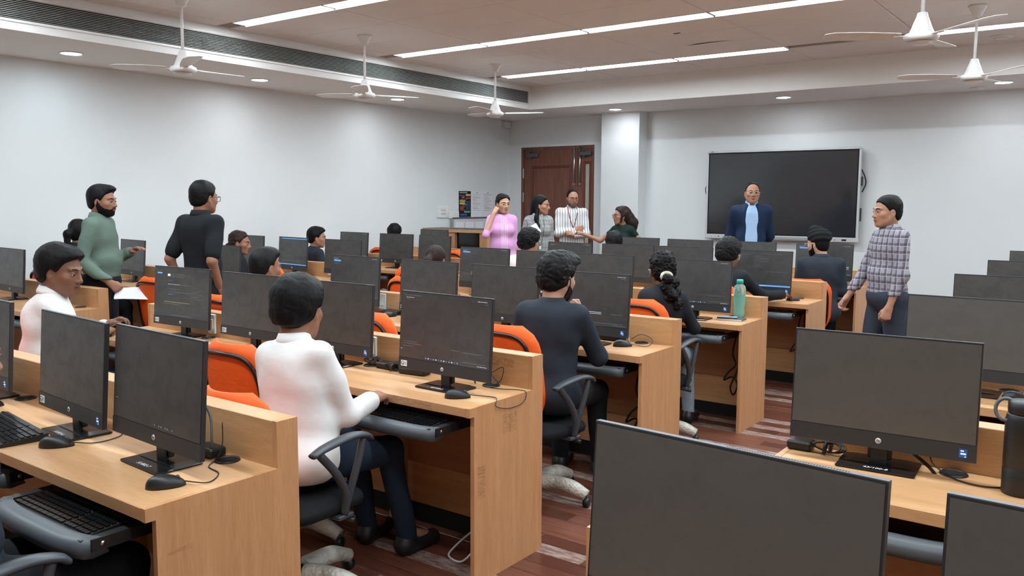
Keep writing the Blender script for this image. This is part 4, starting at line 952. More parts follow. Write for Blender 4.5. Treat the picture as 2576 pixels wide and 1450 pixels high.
    if style == 'lowpony':
        for i in range(7): an = i*2.1; F.ell((.018*math.sin(an)-.01*i, -.1-.02*math.cos(an), -.05-.025*i), (.036, .03, .034), .015)
    if style == 'sidelong':
        F.cone((0, -.08, .02), (-.02, -.15, -.1), .075, .075, .04); F.cone((-.02, -.15, -.1), (-.03, -.15, -.26), .075, .045, .04); F.cone((.066, .02, .02), (.07, .05, -.14), .022, .024, .02); F.cone((-.066, .02, .02), (-.07, .05, -.16), .02, .022, .02)
        F.cone((.07, .05, -.14), (.06, .07, -.3), .024, .012, .02)
    amp = {'curly': .005, 'wave': .0045, 'thick': .004, 'flat': .0022, 'bald': .001, 'bunpony': .006, 'long': .004, 'sidelong': .005, 'lowpony': .005, 'under': .0008}.get(style, .003)
    # hair thins out to nothing at the hairline
    pd = np.clip(pdist/.022, 0, 1); F.d += ((th*.9+.002)*(1-pd*pd*(3-2*pd))).astype(f32)
    F.rough(strands(amp, 62., {'curly': 1.5, 'wave': .9, 'bunpony': 1.4, 'lowpony': 1.2}.get(style, .4)), .02); return F

def person(label, at, az, sit=False, lean=0, side=0, hip_z=None, head=(0, 0, 0), arms=None, g='m', fat=0., tone='b', hair='short', hcol='hair', top=None, bottom='navy', sleeve=1.0, hem=.02, jacket=None, collar=True, beard=None, glasses=None, turban=False, res=1.0, hands=None, extra=None, shoes='black', feet=None, knee_w=.1, hscale=1.0):
    ztop = at[2]; hz0 = hip_z or .565; hs0 = (.99 if g == 'm' else .95)*hscale
    s = (ztop-hz0-.238*hs0*math.cos(math.radians(head[1])))/(.56*math.cos(math.radians(lean))) if sit else ztop/1.73
    root = empty('person', (0, 0, 0), math.radians(az), label, 'person', 'people in the computer room')
    hc, hb, hh_ = .0105*res, .0125*res, .0044*res
    hz = hz0 if sit else .925*s
    Rt = rotm(0, lean, side); U, Fd, X = Rt[:, 2], Rt[:, 1], Rt[:, 0]
    Hc = V3(0, 0, hz); Sh = Hc+U*.5*s; sw = (.165 if g == 'm' else .132)*s*(1+.12*fat)
    shj = {1: Sh+X*sw-U*.035*s, -1: Sh-X*sw-U*.035*s}
    A = {}
    for sd in (1, -1):
        e, w = (arms or {}).get(sd, (None, None))
        if e is None:
            e = (sd*.03, -.02, -.29) if not sit else (sd*.035, .03, -.27)
        if w is None: w = (sd*.0+.0, .05, -.25) if not sit else (-sd*.04, .2, .07)
        E = shj[sd]+np.array(e)*s; A[sd] = (shj[sd], E, E+np.array(w)*s)
    leg = {}
    for sd in (1, -1):
        hj = Hc+V3(sd*.088*s, 0, -.01)
        if sit: kn = hj+V3(sd*(knee_w-.07), .42, -.05); an = V3(kn[0]+sd*.01, kn[1]+(feet or 0.03), .09); to = an+V3(sd*.02, .16, -.055)
        else:
            fo = (feet or {1: (0, 0), -1: (0, 0)})[sd]; kn = hj+V3(sd*.01, .015+fo[1]*.5, -.42*s+.0); kn[2] = .49*s; an = V3(sd*.1*s+fo[0], -.01+fo[1], .085); to = an+V3(sd*.03, .16, -.05)
        leg[sd] = (hj, kn, an, to)
    bf = fat
    def torso(F, o, k=.05, low=True):
        F.ell(Hc+U*.02*s, V3(.16+.03*bf, .115+.035*bf, .12)*s+o, k, Rt); F.ell(Hc+(U*.17+Fd*(.005+.035*bf))*s, V3((.138 if g == 'm' else .118)+.05*bf, .098+.06*bf, .16)*s+o, k, Rt)
        F.ell(Hc+(U*.36)*s, V3((.16 if g == 'm' else .135)+.03*bf, .105+.025*bf, .16)*s+o, k, Rt)
        F.cone(Sh-X*sw*.78-U*.045*s, Sh+X*sw*.78-U*.045*s, .062*s+o, .062*s+o, k); F.cone(Sh-U*.05*s, Sh+U*.05*s+Fd*.008, .085*s+o, .05*s+o*.6, k)
        if g == 'f':
            for sd in (1, -1): F.ell(Hc+(U*.34+Fd*.085+X*sd*.062)*s, V3(.062, .055, .062)*s+o, .03)
    # --- body
    allp = np.array([Hc, Sh]+[p for q in A.values() for p in q]+[p for q in leg.values() for p in q])
    B = Field(allp.min(0)-.2, np.maximum(allp.max(0)+.16, Sh+.1), hb); torso(B, -.02)
    for sd in (1, -1):
        a, e, w = A[sd]; B.cone(a, e, .044*s, .036*s, .03); B.cone(e, w, .037*s, .025*s, .02); hj, kn, an, to = leg[sd]; B.cone(hj, kn, .08*s, .055*s, .04); B.cone(kn, an, .053*s, .034*s, .02); B.cone(an, to, .036, .026, .02)
    parts = [B.mesh()]
    hd = {1: {}, -1: {}}; hd.update(hands or {})
    for sd in (1, -1):
        a, e, w = A[sd]; o = hd.get(sd, {}) or {}; dr = o.get('dir', unit(w-e)); bk = o.get('back', V3(sd*.9, .3, .2) if not sit else V3(sd*.3, 0, 1))
        parts.append(hand(w, dr, bk, sd, s*.96*(1 if g == 'm' else .9), o.get('curl', (28, 32, 22)), o.get('spread', .6), o.get('thumb', 0), .0044*res))
    # --- head
    Rh = rotm(*head) if not sit and lean == 0 else rotm(head[0], head[1]+lean*.35, head[2]+side*.3); hs = hs0*(1 if sit else s**.5)
    hcn = Sh+U*.06*s+Rh @ V3(0, .03, .1)*hs; hx = lambda v: hcn+(v*hs) @ Rh.T
    _c, _s = math.cos(math.radians(az)), math.sin(math.radians(az)); _o = hcn-Rh @ V3(0, .01, 0); root.location = (at[0]-(_c*_o[0]-_s*_o[1]), at[1]-(_s*_o[0]+_c*_o[1]), 0)
    F = head_field(hh_, g, hs); hv, hq = F.mesh(); parts.append((hx(hv), hq))
    np_mesh('body', parts, [SK_[tone]], root)
    back_ = abs(((az+head[0]-36.35+180) % 360)-180) < 60     # face turned away from the photographer: eyes and lips would not show
    if not back_:
        L = Field((-.03, .07, -.085), (.03, .12, -.04), .0025); a_, b_ = F.sl((-.03, .07, -.085), (.03, .12, -.04))
        L.ell((0, .0962, -.0588), (.0215, .0092, .0048), .003).ell((0, .0952, -.0683), (.0185, .0092, .0058), .003); v, q = L.mesh(); np_mesh('lips', [(hx(v), q)], [LIP[tone]], root)
        for sd in (1, -1):
            e = MB(); n = 10; c = V3(sd*.0315, .0838, .0)
            for lat in range(7):
                for i in range(n): a, b = math.pi*lat/6, 2*math.pi*i/n; p = c+V3(math.sin(a)*math.cos(b)*.0118, math.cos(a)*.0122, math.sin(a)*math.sin(b)*.0078); e.v.append(tuple(hx(p)))
            for lat in range(6):
                for i in range(n): e.f.append((lat*n+i, lat*n+(i+1) % n, lat*n+n+(i+1) % n, lat*n+n+i)); e.mi.append(1 if lat < 2 else 0); e.sm.append(True)
            e.build('eye', ['eyew', 'iris'], root)
            MB().tube([tuple(hx(V3(sd*x, y, z))) for x, y, z in ((.012, .0985, .0215), (.025, .0965, .0265), (.04, .0865, .026), (.05, .0775, .02))], [.0026, .0036, .0032, .0014], 6).build('eyebrow', hcol, root)
    # --- hair
    if turban:
        T = Field((-.14, -.17, -.09), (.14, .15, .21), .006); T.ell((0, -.02, .062), (.098, .116, .088), .02); T.ell((.0, .03, .12), (.05, .07, .06), .04); T.cut((0, 0, .012), unit((0, .42, -1)), .012)
        T.rough(lambda x, y, z: .0035*np.sin(150*(z*.8-np.abs(x)*.35+y*.25)), .02); v, q = T.mesh(); np_mesh('turban', [(hx(v), q)], [top_m('turban_black', (24, 26, 29))], root)
        v, q = hair_piece('under', .006, g).mesh(); np_mesh('hair', [(hx(v), q)], ['hair'], root)
    elif hair:
        v, q = hair_piece(hair, .0048*res, g).mesh(); np_mesh('hair', [(hx(v), q)], [hcol], root)
    if beard:
        Bd = Field(F.lo, F.lo+F.h*(F.n-1), F.h); Bd.d = F.d-(.0026 if beard != 'stubble' else .001); x, y, z = Bd.pts(np.zeros(3, int), Bd.n)
        line = (z-np.interp(y, [-.02, .008, .02, .05, .08, .11], [.01, .0, -.03, -.055, -.06, -.052]).astype(f32)) if beard != 'goatee' else np.maximum(z+.05, np.abs(x)-.03)
        Bd.d = np.maximum(Bd.d, np.maximum(np.maximum(line+0*x, -.125-z), -.004-y)).astype(f32)
        Bd.ell((0, .1, -.0635), (.02, .03, .0105), .004, sub=True); Bd.rough(strands(.0012, 160.), .01); v, q = Bd.mesh(); np_mesh('beard', [(hx(v), q)], [hcol if beard != 'stubble' else top_m('stubble_shadow', (112, 82, 68))], root)
    if beard in ('full', 'goatee'):
        v, q = Field((-.04, .07, -.07), (.04, .13, -.03), .003).cone((-.026, .093, -.058), (-.004, .104, -.048), .003, .005, .003).cone((.026, .093, -.058), (.004, .104, -.048), .003, .005, .003).mesh(); np_mesh('moustache', [(hx(v), q)], [hcol], root)
    if glasses:
        gm = MB(); y0 = .112
        for sd in (-1, 1):
            cx = sd*.033; ring = rrect(cx-.025, cx+.025, -.02, .0165, .012, 4); gm.tube([tuple(hx(V3(p[0], y0-.25*abs(p[0])**1.5*2, p[1]-.002))) for p in ring], .0021, 6, closed=True)
            gm.tube([tuple(hx(V3(sd*x, y, z))) for x, y, z in ((.057, .1, .008), (.074, .085, .008), (.083, .04, .006), (.084, .0, .004), (.08, -.02, -.012))], .0018, 6)
        gm.tube([tuple(hx(V3(x, y0+.002, .006))) for x in (-.009, 0, .009)], .0019, 6); sp = gm.build('spectacles', glasses, root)
    # --- top garment
    def garment(name, o, mat, sl, hm, neck=True, amp=.0035, h=hc, fit=.014, vneck=False, bare=False, seed=1):
        fa = 1 if g == 'm' else .86
        if sit: hm = max(hm, -.1)
        pp = np.array([Hc, Sh, Hc-U*max(0, -hm)]+[p for q in A.values() for p in q]); C = Field(pp.min(0)-.22, np.maximum(pp.max(0)+.12, Sh+.1), h); torso(C, o)
        if hm < 0 and not sit:
            for z_ in np.linspace(0, -hm, 4): C.ell(Hc-U*z_, V3(.158+.03*bf+.03*z_, .118+.035*bf+.03*z_, .06)*s+o, .06, Rt)
        elif hm < -.01: C.ell(Hc-U*.02, V3(.17+.03*bf, .13+.03*bf, .11)*s+o, .05, Rt)
        for sd in (1, -1):
            a, e, w = A[sd]
            if sl <= .5: C.cone(a, a+(e-a)*sl*2, (.046+fit*.5)*s*fa, (.046+fit*.8)*s*fa, .035)
            else: C.cone(a, e, (.045+fit*.6)*s*fa, (.038+fit*.8)*s*fa, .035); f = (sl-.5)*2; C.cone(e, e+(w-e)*f, (.039+fit*.8)*s*fa, (.033+fit*.5)*s*fa*(1 if f > .9 else 1.12), .025)
        C.rough(folds(amp, seed), .03); C.cut(Hc+U*hm, -U if True else U, .01)
        hn = Sh+U*.055*s+Fd*.01; C.cut(hn, U+Fd*.25, .01)
        if neck: C.cone(hn-U*.02, hn+U*.1, .052*s, .06*s, .01, sub=True)
        if vneck: C.cone(Sh+U*.08+Fd*.12, Hc+U*.22*s+Fd*.17*s, .075, .012, .012, sub=True)
        if vneck == 'open': C.cone(Sh+U*.06+Fd*.13, Hc+U*.12*s+Fd*.17*s, .075, .085, .012, sub=True); C.cone(Hc+U*.14*s+Fd*.17*s, Hc-U*.15*s+Fd*.19*s, .085, .1, .012, sub=True)
        for sd in (1, -1):                           # clean cuffs
            a, e, w = A[sd]
        v, q = C.mesh(); return np_mesh(name, [(v, q)], [mat], root)
    def neckband(mat, open_=.5, r0=.06, rise=.026, out=.018):
        n = 22; m = MB(); V = []
        c0 = Sh+U*(.035+.012*fat)*s+Fd*.006; r0 = r0+.01*fat
        for i in range(n+1):
            a = -math.pi/2+open_+(2*math.pi-2*open_)*i/n; cx, sy = math.cos(a), math.sin(a); back = (1-(-sy))*.5 if True else 0; dz = -.03*max(0, -(-sy)) if sy < 0 else 0
            fr = max(0., -math.sin(a)); fr = max(0., math.cos(a+math.pi/2)) 
            up = rise*(.65+.35*(1-fr)); lowr = .024*fr
            for rr, zz in ((r0-.004, -.012-lowr), (r0-.004, up-lowr*.6), (r0+.003, up+.003-lowr*.6), (r0+out, up*.35-.012-lowr*1.5), (r0+out+.012*fr, -.02-lowr*1.9), (r0+out-.006, -.02-lowr*1.7)):
                V.append(c0+(X*cx*rr*1.02-Fd*sy*rr*1.02*-1*-1+U*zz)*s)
        F_ = [(i*6+k, i*6+6+k, i*6+7+k, i*6+1+k) for i in range(n) for k in range(5)]
        m.add(V, F_, 0, True); return m.build('collar', mat, root)
    if jacket:
        garment('shirt', .002, top or 'shirt_white', .8, .0, amp=.0005, h=hc, fit=-.004); garment('jacket', .014, jacket, .97, -.13 if hem > -.05 else hem, amp=.0045, fit=.02, vneck='open' if extra == 'open_jacket' else (True if not back_ else False), seed=3)
        neckband(jacket, .75 if not back_ else .6, .064, .02, .018)
        if not back_ or extra == 'shirt_collar': neckband(top or 'shirt_white', .35, .056, .036, .012)
    else:
        garment('top', .012, top, sleeve, hem, amp=.0055 if g == 'm' else .003, fit=.016 if g == 'm' else .01)
        if collar: neckband(top, .3 if not back_ else .4, .06, .026, .016)
    # --- trousers and shoes
    lp = np.array([p for q in leg.values() for p in q]); C = Field(lp.min(0)-.2, lp.max(0)+.22, hc*1.15); C.ell(Hc+U*.01, V3(.163+.035*bf, .12+.04*bf, .115)*s+.008, .05, Rt)
    for sd in (1, -1):
        hj, kn, an, to = leg[sd]; C.cone(hj, kn, .092*s+.02*bf, .068*s, .04); C.cone(kn, an, .066*s, .054*s, .03)
    C.rough(folds(.004, 5, 20.), .03); C.cut((0, 0, hz+.1*s), (0, 0, 1), .01) if not sit else None; C.cut((0, 0, .055), (0, 0, -1), .008); v, q = C.mesh(); np_mesh('trousers', [(v, q)], [bottom], root)
    for sd in (1, -1):
        hj, kn, an, to = leg[sd]; q_ = Field(np.minimum(an, to)-.1, np.maximum(an, to)+.12, .009*res); q_.cone(V3(an[0], an[1]-.02, .05), V3(to[0], to[1], .035), .045, .036, .02).cone(an, V3(an[0], an[1], .05), .044, .044, .02).cut((0, 0, .003), (0, 0, -1), .004); v, q = q_.mesh(); np_mesh('shoe', [(v, q)], [shoes], root)
    PEOPLE.append((root, sit, az))
    return dict(root=root, A=A, Sh=Sh, Hc=Hc, U=U, F=Fd, X=X, s=s, hx=hx)
_tm = {}
PEOPLE = []
def top_m(name, c, **kw):
    if name not in _tm: _tm[name] = cloth(name, c, **kw)
    return _tm[name]
M['shirt_white'] = cloth('white_cotton', (226, 224, 224), 1.2, .8, .03); M['navy'] = cloth('navy_denim', (30, 40, 56)); M['blk'] = cloth('black_trouser_cloth', (26, 27, 31)); M['suit'] = cloth('charcoal_suit_cloth', (40, 46, 56), 1, .75, .12); M['suit2'] = cloth('black_suit_cloth', (31, 34, 40), 1, .75, .12)
M['greens'] = cloth('sage_green_cotton', (98, 116, 106), 1.2, .8, .06); M['polo'] = cloth('black_pique', (27, 30, 34), 1.3, .85, .1); M['blazer'] = cloth('navy_blazer_cloth', (26, 42, 70), 1, .75, .1); M['skyb'] = cloth('sky_blue_cotton', (166, 196, 232), 1.2, .8, .04)
M['dkgreen'] = cloth('dark_green_jersey', (24, 44, 40), 1, .8, .1); M['jean'] = cloth('pale_denim', (142, 160, 172), 1.4, .85, .1); M['trous'] = cloth('slate_trouser_cloth', (52, 58, 70), 1, .8, .08)
def striped():
    m = N('striped_shirt_cotton'); a = bands(m, 0, .034, .17); b = bands(m, 0, .017, .12); c = m.mix(b, lin((226, 226, 226)), lin((158, 164, 170))); c = m.mix(a, c, lin((44, 52, 62))); m.col(c); m.set(rough=.85, spec=.2); m.bump(m.noise(m.coord((1, 1, 2)), 11, 2, .5, .3), .2, .015); return m.m
def plaid(name, base, dark, light, px, pz):
    m = N(name); a = bands(m, 3, px*.85, .42); b = bands(m, 2, pz, .42); a2 = bands(m, 3, px*.85, .08); b2 = bands(m, 2, pz, .08)
    c = m.mix(m.math('MULTIPLY', a, .65), lin(base), lin(dark)); c = m.mix(m.math('MULTIPLY', b, .65), c, lin(dark)); c = m.mix(m.math('MULTIPLY', a2, .7), c, lin(light)); c = m.mix(m.math('MULTIPLY', b2, .7), c, lin(light))
    m.col(c); m.set(rough=.85, spec=.2); m.bump(m.noise(m.coord((1, 1, 2)), 11, 2, .5, .3), .2, .015); return m.m
def kurta():
    m = N('pink_kurta_cotton'); sep = m.n('ShaderNodeSeparateXYZ'); m.l(m.coord(), sep.inputs[0]); st = bands(m, 0, .02, .28)
    inside = m.math('MULTIPLY', m.math('GREATER_THAN', sep.outputs[0], -.05), m.math('LESS_THAN', sep.outputs[0], .035)); fr = m.math('GREATER_THAN', sep.outputs[1], 0)
    k = m.math('MULTIPLY', m.math('MULTIPLY', st, inside), fr); v = m.n('ShaderNodeTexVoronoi'); v.inputs['Scale'].default_value = 9; m.l(m.coord(), v.inputs['Vector']); dot = m.math('LESS_THAN', v.outputs['Distance'], .1)
    c = m.mix(m.math('MULTIPLY', dot, .6), lin((214, 160, 208)), lin((236, 214, 236))); c = m.mix(m.math('MULTIPLY', k, .8), c, lin((240, 226, 242))); m.col(c); m.set(rough=.8, spec=.2); m.bump(m.noise(m.coord((1, 1, 1.5)), 10, 2, .5, .3), .2, .015); return m.m
M['stripe'] = striped(); M['plaid'] = plaid('plaid_shirt_cotton', (150, 146, 156), (62, 60, 76), (196, 192, 200), .05, .055); M['chk'] = plaid('grey_checked_cotton', (158, 160, 160), (140, 142, 143), (92, 96, 98), .042, .046); M['kurta'] = kurta()
# ------------------------------------------------------------------ who is where (position = head, with the height of the crown)
person('boy with thick black hair in white shirt typing, seen from behind', (-2.67, 2.18, 1.292), 4, True, 4, -6, .565, (14, 6, 0), {1: ((.04, .12, -.29), (-.04, .21, .02)), -1: ((-.05, .06, -.27), (.14, .18, -.01))}, 'm', .8, 'b', 'thick', 'hair', 'shirt_white', 'navy', .93, -.1, res=1.0, feet=.1, hscale=1.06)
person('heavy-set boy in white shirt, profile to the right, hands together', (-4.87, 2.3, 1.335), -26, True, 8, 0, .565, (-32, 8, 0), {1: ((.08, .16, -.26), (-.2, .13, .06)), -1: ((-.06, .14, -.25), (.12, .2, .09))}, 'm', 1.5, 'c', 'thick', 'hair', 'shirt_white', 'navy', .9, -.08, res=1.1, hands={1: dict(curl=(70, 70, 40))}, hscale=1.16)
person('boy with flat-top fade haircut behind the white-shirted boy', (-4.743, 3.6, 1.262), 0, True, 6, 0, .56, (-6, 2, 0), None, 'm', 0, 'b', 'flat', 'hairw', 'shirt_white', 'navy', 1, -.08, res=1.3, hscale=1.05)
person('bearded boy in charcoal suit holding his chin, seen from behind', (-2.434, 3.7, 1.318), 10, True, 3, 0, .565, (-14, 6, 0), {1: ((.06, .17, -.26), (-.15, .1, .22)), -1: ((-.07, .04, -.28), (.08, .2, .05))}, 'm', .15, 'd', 'wave', 'hairw', None, 'blk', 1, -.16, 'suit', beard='full', res=1.05, hands={1: dict(dir=(-.5, .2, .8), back=(.5, .8, .2), curl=(75, 70, 40))}, hscale=1.04)
pb_ = person('woman in black suit with scrunchie ponytail at the fourth desk', (-2.509, 5.1, 1.262), 14, True, 8, 0, .565, (26, 6, 0), {1: ((.1, .1, -.25), (-.1, .2, .04)), -1: ((-.08, .04, -.26), (.06, .2, .07))}, 'f', .45, 'c', 'bunpony', 'hair', None, 'jean', 1, -.14, 'suit2', res=1.15, glasses='plastic_white', hscale=1.06)
MB().tube([tuple(pb_['hx'](V3(.032*math.cos(a), -.118+.004*math.cos(3*a), -.05+.024*math.sin(a)))) for a in np.linspace(0, 2*math.pi, 16)[:-1]], .013, 8, closed=True).build('scrunchie', plain('cream_scrunchie', (196, 190, 172), .8, var=.15, scale=60), pb_['root'])
person('boy in black suit with clear glasses reaching for his mouse', (-2.645, 6.55, 1.298), 4, True, 12, 0, .565, (-2, 10, 0), {1: ((.12, .18, -.17), (.12, .27, -.01)), -1: ((-.06, .04, -.26), (.05, .2, .08))}, 'm', .1, 'b', 'wave', 'hairw', None, 'blk', 1, -.14, 'suit2', res=1.25, glasses='plastic_white', hands={1: dict(curl=(22, 30, 20), back=(0, .2, 1))}, hscale=1.05)
person('man in black turban and dark suit looking left', (-2.36, 8.05, 1.325), 18, True, 6, 0, .565, (52, 4, 0), None, 'm', .3, 'd', None, 'hair', None, 'blk', 1, -.14, 'suit', res=1.3, glasses='steel', turban=True, beard='full')
person('girl in black suit with straight dark hair, profile to the right', (-7.59, 5.45, 1.26), -12, True, 3, 0, .565, (-42, 4, 0), None, 'f', 0, 'b', 'lowpony', 'hairb', None, 'blk', 1, -.14, 'suit2', res=1.35, hscale=1.08)
person('boy in black suit, profile to the right, by the left wall', (-7.886, 6.75, 1.258), -12, True, 4, 0, .565, (-34, 2, 0), None, 'm', 0, 'a', 'thick', 'hair', None, 'blk', 1, -.14, 'suit', res=1.35)
person('boy by the left wall, only black hair above a monitor', (-7.954, 8.15, 1.268), 20, True, 5, 0, .565, (5, 4, 0), None, 'm', 0, 'b', 'thick', 'hair', None, 'blk', 1, -.14, 'suit2', res=1.5)
person('woman with dark tied hair showing above a monitor, fourth row', (-4.7, 5.3, 1.213), 4, True, 8, 0, .56, (10, 8, 0), None, 'f', 0, 'b', 'pony', 'hairb', None, 'blk', 1, -.14, 'suit2', res=1.45, feet=-.16)
person('curly-haired boy in white shirt, fifth row', (-4.627, 6.55, 1.318), 5, True, 5, 0, .565, (-8, 3, 0), None, 'm', 0, 'a', 'curly', 'hair', 'shirt_white', 'navy', 1, -.08, res=1.35)
person('boy with wavy hair hidden behind monitors, farthest row', (-4.492, 7.95, 1.26), 20, True, 6, 0, .565, (10, 4, 0), None, 'm', 0, 'b', 'wave', 'hairw', None, 'blk', 1, -.14, 'suit2', res=1.5)
person('girl with ponytail mostly hidden behind the man in green', (-7.84, 3.9, 1.4), 10, True, 4, 0, .6, (10, 4, 0), None, 'f', 0, 'b', 'pony', 'hair', None, 'blk', 1, -.14, 'suit2', res=1.4)
person('suited arm of a seated student cropped by the left edge', (-2.45, .88, 1.3), 0, True, 2, 0, .565, (10, 5, 0), {1: ((.06, -.02, -.28), (-.16, .04, -.12)), -1: ((-.05, -.04, -.28), (.12, .06, -.1))}, 'm', .1, 'b', 'short', 'hair', None, 'blk', 1, -.14, 'suit', res=1.4)
# standing
pg = person('bearded man in sage green shirt holding white papers', (-6.656, 3.5, 1.699), -48, False, 0, 0, None, (-8, 4, 0), {1: ((.06, -.06, -.29), (-.02, .2, -.16)), -1: ((-.03, .04, -.29), (.1, .17, .07))}, 'm', .5, 'b', 'side', 'hair', 'greens', 'blk', .95, .04, res=1.1, beard='full', hands={1: dict(dir=(0, .75, -.6), curl=(60, 60, 35)), -1: dict(curl=(15, 20, 15), back=(0, 0, 1), spread=1.2)}, hscale=1.04)
person('man in black polo shirt seen from behind with spectacles', (-5.65, 3.75, 1.737), 8, False, 0, 0, None, (-6, 4, 0), {1: ((.05, -.1, -.27), (-.03, .1, -.22)), -1: ((-.06, -.1, -.27), (.03, .08, -.23))}, 'm', .15, 'b', 'short', 'hair', 'polo', 'blk', .40, -.12, res=1.1, glasses='frame_b')
person('woman in pink kurta holding a hand to her ear', (-5.88, 7.8, 1.68), 228, False, 0, 0, None, (14, 3, 0), {1: ((.07, .1, -.17), (-.1, -.04, .25))}, 'f', .35, 'd', 'lowpony', 'hair', 'kurta', 'blk', .58, -.45, res=1.2, collar=False, hands={1: dict(dir=(-.55, -.15, .8), back=(.7, .6, 0), curl=(60, 60, 40))})
pc = person('woman in grey checked shirt with long black hair looking right', (-5.762, 8.4, 1.66), 222, False, 0, 0, None, (62, 3, 0), {1: ((.08, .02, -.26), (-.09, .16, .1))}, 'f', .35, 'a', 'halfup', 'hair', 'chk', 'blk', 1, -.1, res=1.2, hands={1: dict(curl=(45, 45, 30), dir=(-.4, .6, .5), back=(.4, .6, -.4))}, hscale=1.03)
ps = person('balding man in striped shirt with arms crossed and spectacles', (-6.26, 9.9, 1.757), 222, False, 0, 0, None, (6, 4, 0), {1: ((.02, .06, -.28), (-.2, .14, .04)), -1: ((-.02, .08, -.28), (.18, .14, -.02))}, 'm', .25, 'a', 'bald', 'hair', 'stripe', 'blk', .97, .02, res=1.2, beard='stubble', glasses='frame_b', hands={1: dict(dir=(-.9, .1, .3), back=(0, 1, .2)), -1: dict(dir=(.9, .1, .35), back=(0, .6, .6))})
person('woman in dark green top pointing left, brown wavy hair', (-5.314, 9.6, 1.503), 178, False, 0, 0, None, (-38, 0, 0), {1: ((.18, .12, -.17), (.27, .08, .1)), -1: ((-.16, -.06, -.2), (.02, .0, -.22))}, 'f', .4, 'a', 'sidelong', 'hairb', 'dkgreen', 'blk', .2, -.1, res=1.2, collar=False, glasses='frame_b', hands={1: dict(curl=(35, 40, 25), dir=(.9, .1, .3), back=(0, .3, 1))}, hscale=1.08)
person('man in navy blazer and sky blue shirt before the wall screen', (-3.566, 9.5, 1.828), 206, False, 0, 0, None, (4, -2, 0), {1: ((.04, -.09, -.28), (-.1, -.1, -.22)), -1: ((-.04, -.09, -.28), (.1, -.1, -.22))}, 'm', .2, 'a', 'bald', 'hair', 'skyb', 'blk', 1, -.16, 'blazer', res=1.2, glasses='steel', extra='open_jacket')
person('man in plaid shirt and dark trousers walking in the aisle, facing left', (-1.448, 6.6, 1.646), 128, False, 0, 0, None, (4, 2, 0), {1: ((.06, .07, -.27), (.0, .14, -.22)), -1: ((-.03, .0, -.28), (.0, .08, -.24))}, 'm', .35, 'a', 'crop', 'hair', 'plaid', 'trous', .96, .03, res=1.05, feet={1: (0, .12), -1: (0, -.12)}, hands={1: dict(curl=(40, 45, 30)), -1: dict(curl=(55, 60, 35))})
# things held or worn by the standing people
def at_person(p, v):
    return p['root'].matrix_world @ Vector(v) if False else (Matrix.Translation(p['root'].location) @ Matrix.Rotation(p['root'].rotation_euler.z, 4, 'Z')) @ Vector(v)
w = pg['A'][1][2]; q = at_person(pg, w+V3(0, .09, -.085)); sp_ = empty('paper_stack', q, pg['root'].rotation_euler.z, 'white papers held in the right hand of the man in green', 'paper')
for k in range(3): MB().box(-.005+k*.002, -.0045+k*.002, -.05, .27, -.05, .05).build('sheet', 'paper', sp_, (0, 0, 0), (.06-.05*k, -.6, .0))
w = pc['A'][1][2]; q = at_person(pc, w+V3(-.05, .11, .05)); pn_ = empty('notepad', q, pc['root'].rotation_euler.z, 'small white notepad held by the woman in grey checks', 'notepad')
MB().cbox(-.05, .05, -.006, .006, -.05, .07, .003).build('cover', 'paper', pn_, None, (.3, .5, .2))
MB().tube(spline([tuple(ps['Sh']+ps['U']*.02+V3(sx*.05, .06, 0)*1) if False else tuple(ps['Sh']+V3(x, y, z)) for sx, (x, y, z) in ((0, (-.06, .05, .05)), (0, (-.055, .115, -.06)), (0, (-.02, .135, -.19)), (0, (.0, .138, -.24)), (0, (.02, .135, -.19)), (0, (.055, .115, -.06)), (0, (.06, .05, .05)))], 6), .005, 6, flat=.5).build('lanyard', top_m('maroon_ribbon', (130, 38, 66)), ps['root'])
MB().tube(spline([tuple(pc['Sh']+V3(x, y, z)) for x, y, z in ((-.05, .06, .04), (-.05, .14, -.12), (-.02, .155, -.28), (.0, .15, -.33), (.03, .15, -.25), (.05, .135, -.1), (.05, .06, .04))], 6), .003, 6).build('lanyard', 'cable', pc['root'])
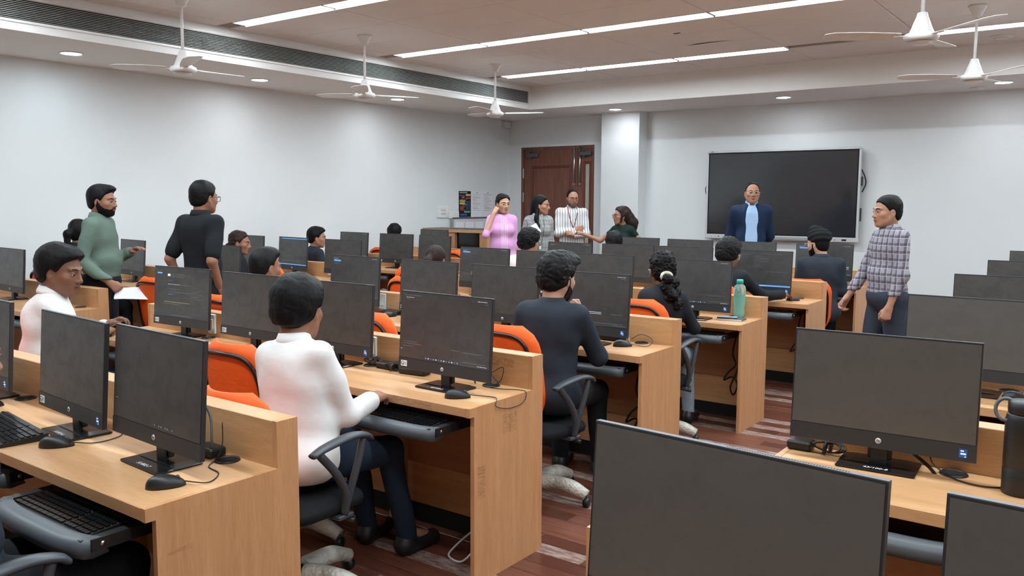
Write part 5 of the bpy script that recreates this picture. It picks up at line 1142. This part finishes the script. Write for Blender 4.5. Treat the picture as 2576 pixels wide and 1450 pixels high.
MB().cbox(-.012, .012, .152, .158, pc['Sh'][2]-.37, pc['Sh'][2]-.33, .002).build('lanyard_tag', 'paper', pc['root'])
# chairs: one under every seated person, then the empty ones
CH = ['orange backed chair of the boy in white shirt', 'orange backed chair of the heavy-set boy', 'orange backed chair of the boy with flat-top hair', 'orange backed chair of the boy in charcoal suit', 'orange backed chair of the woman with the ponytail', 'orange backed chair of the boy with clear glasses', 'orange backed chair of the man in the turban',
      'orange backed chair of the girl by the left wall', 'orange backed chair of the profile boy by the wall', 'orange backed chair of the boy in the far left corner', 'orange backed chair of the woman with tied hair', 'orange backed chair of the curly-haired boy', 'orange backed chair hidden in the farthest row', 'orange backed chair of the girl with ponytail', 'orange backed chair with grey armrest at bottom left corner']
for (r, st, az), lab in zip([p for p in PEOPLE if p[1]], CH):
    a = math.radians(az); o = put_chair(r.location[0]+.035*math.sin(a), r.location[1]-.035*math.cos(a), az, lab)
    if 'turban' in lab:
        o.location.x -= .2
        bpy.data.objects.remove([c for c in o.children if c.name.startswith('armrest')][1])     # he sits half off this chair's open side
    if 'charcoal' in lab: o.location = (-2.48, 3.57, 0); o.rotation_euler.z = math.radians(-6)
    if 'woman with the ponytail' in lab: o.location.x -= .05; o.rotation_euler.z = 0
    if 'bottom left' in lab: o.location = (-2.41, .84, 0)
    if lab == CH[0]: low = o
    if 'turban' in lab: low2 = o
for x, y, rz, lab in ((-3.1, 2.42, 0, 'empty orange backed chair left of the boy in white shirt'), (-3.3, 3.5, -15, 'empty orange backed chair seen beside the nearest white shirt, third row'), (-6.2, 3.88, 8, 'empty orange chair beside the standing man in green'), (-5.78, 6.15, 60, 'orange chair standing sideways in the left aisle'),
                      (-6.7, 5.3, 10, 'empty orange backed chair in the left block, third row'), (-6.75, 8.15, 0, 'orange backed chair before the tall corner counter')):
    put_chair(x, y, rz, lab)
for c in low.children:                               # the nearest boy's chair has its back set low
    if c.name.startswith(('backrest', 'back_rim')): c.location = (-.03, -.03, -.075)
for c in low2.children:
    if c.name.startswith(('backrest', 'back_rim')): c.location = (.06, 0, -.085)
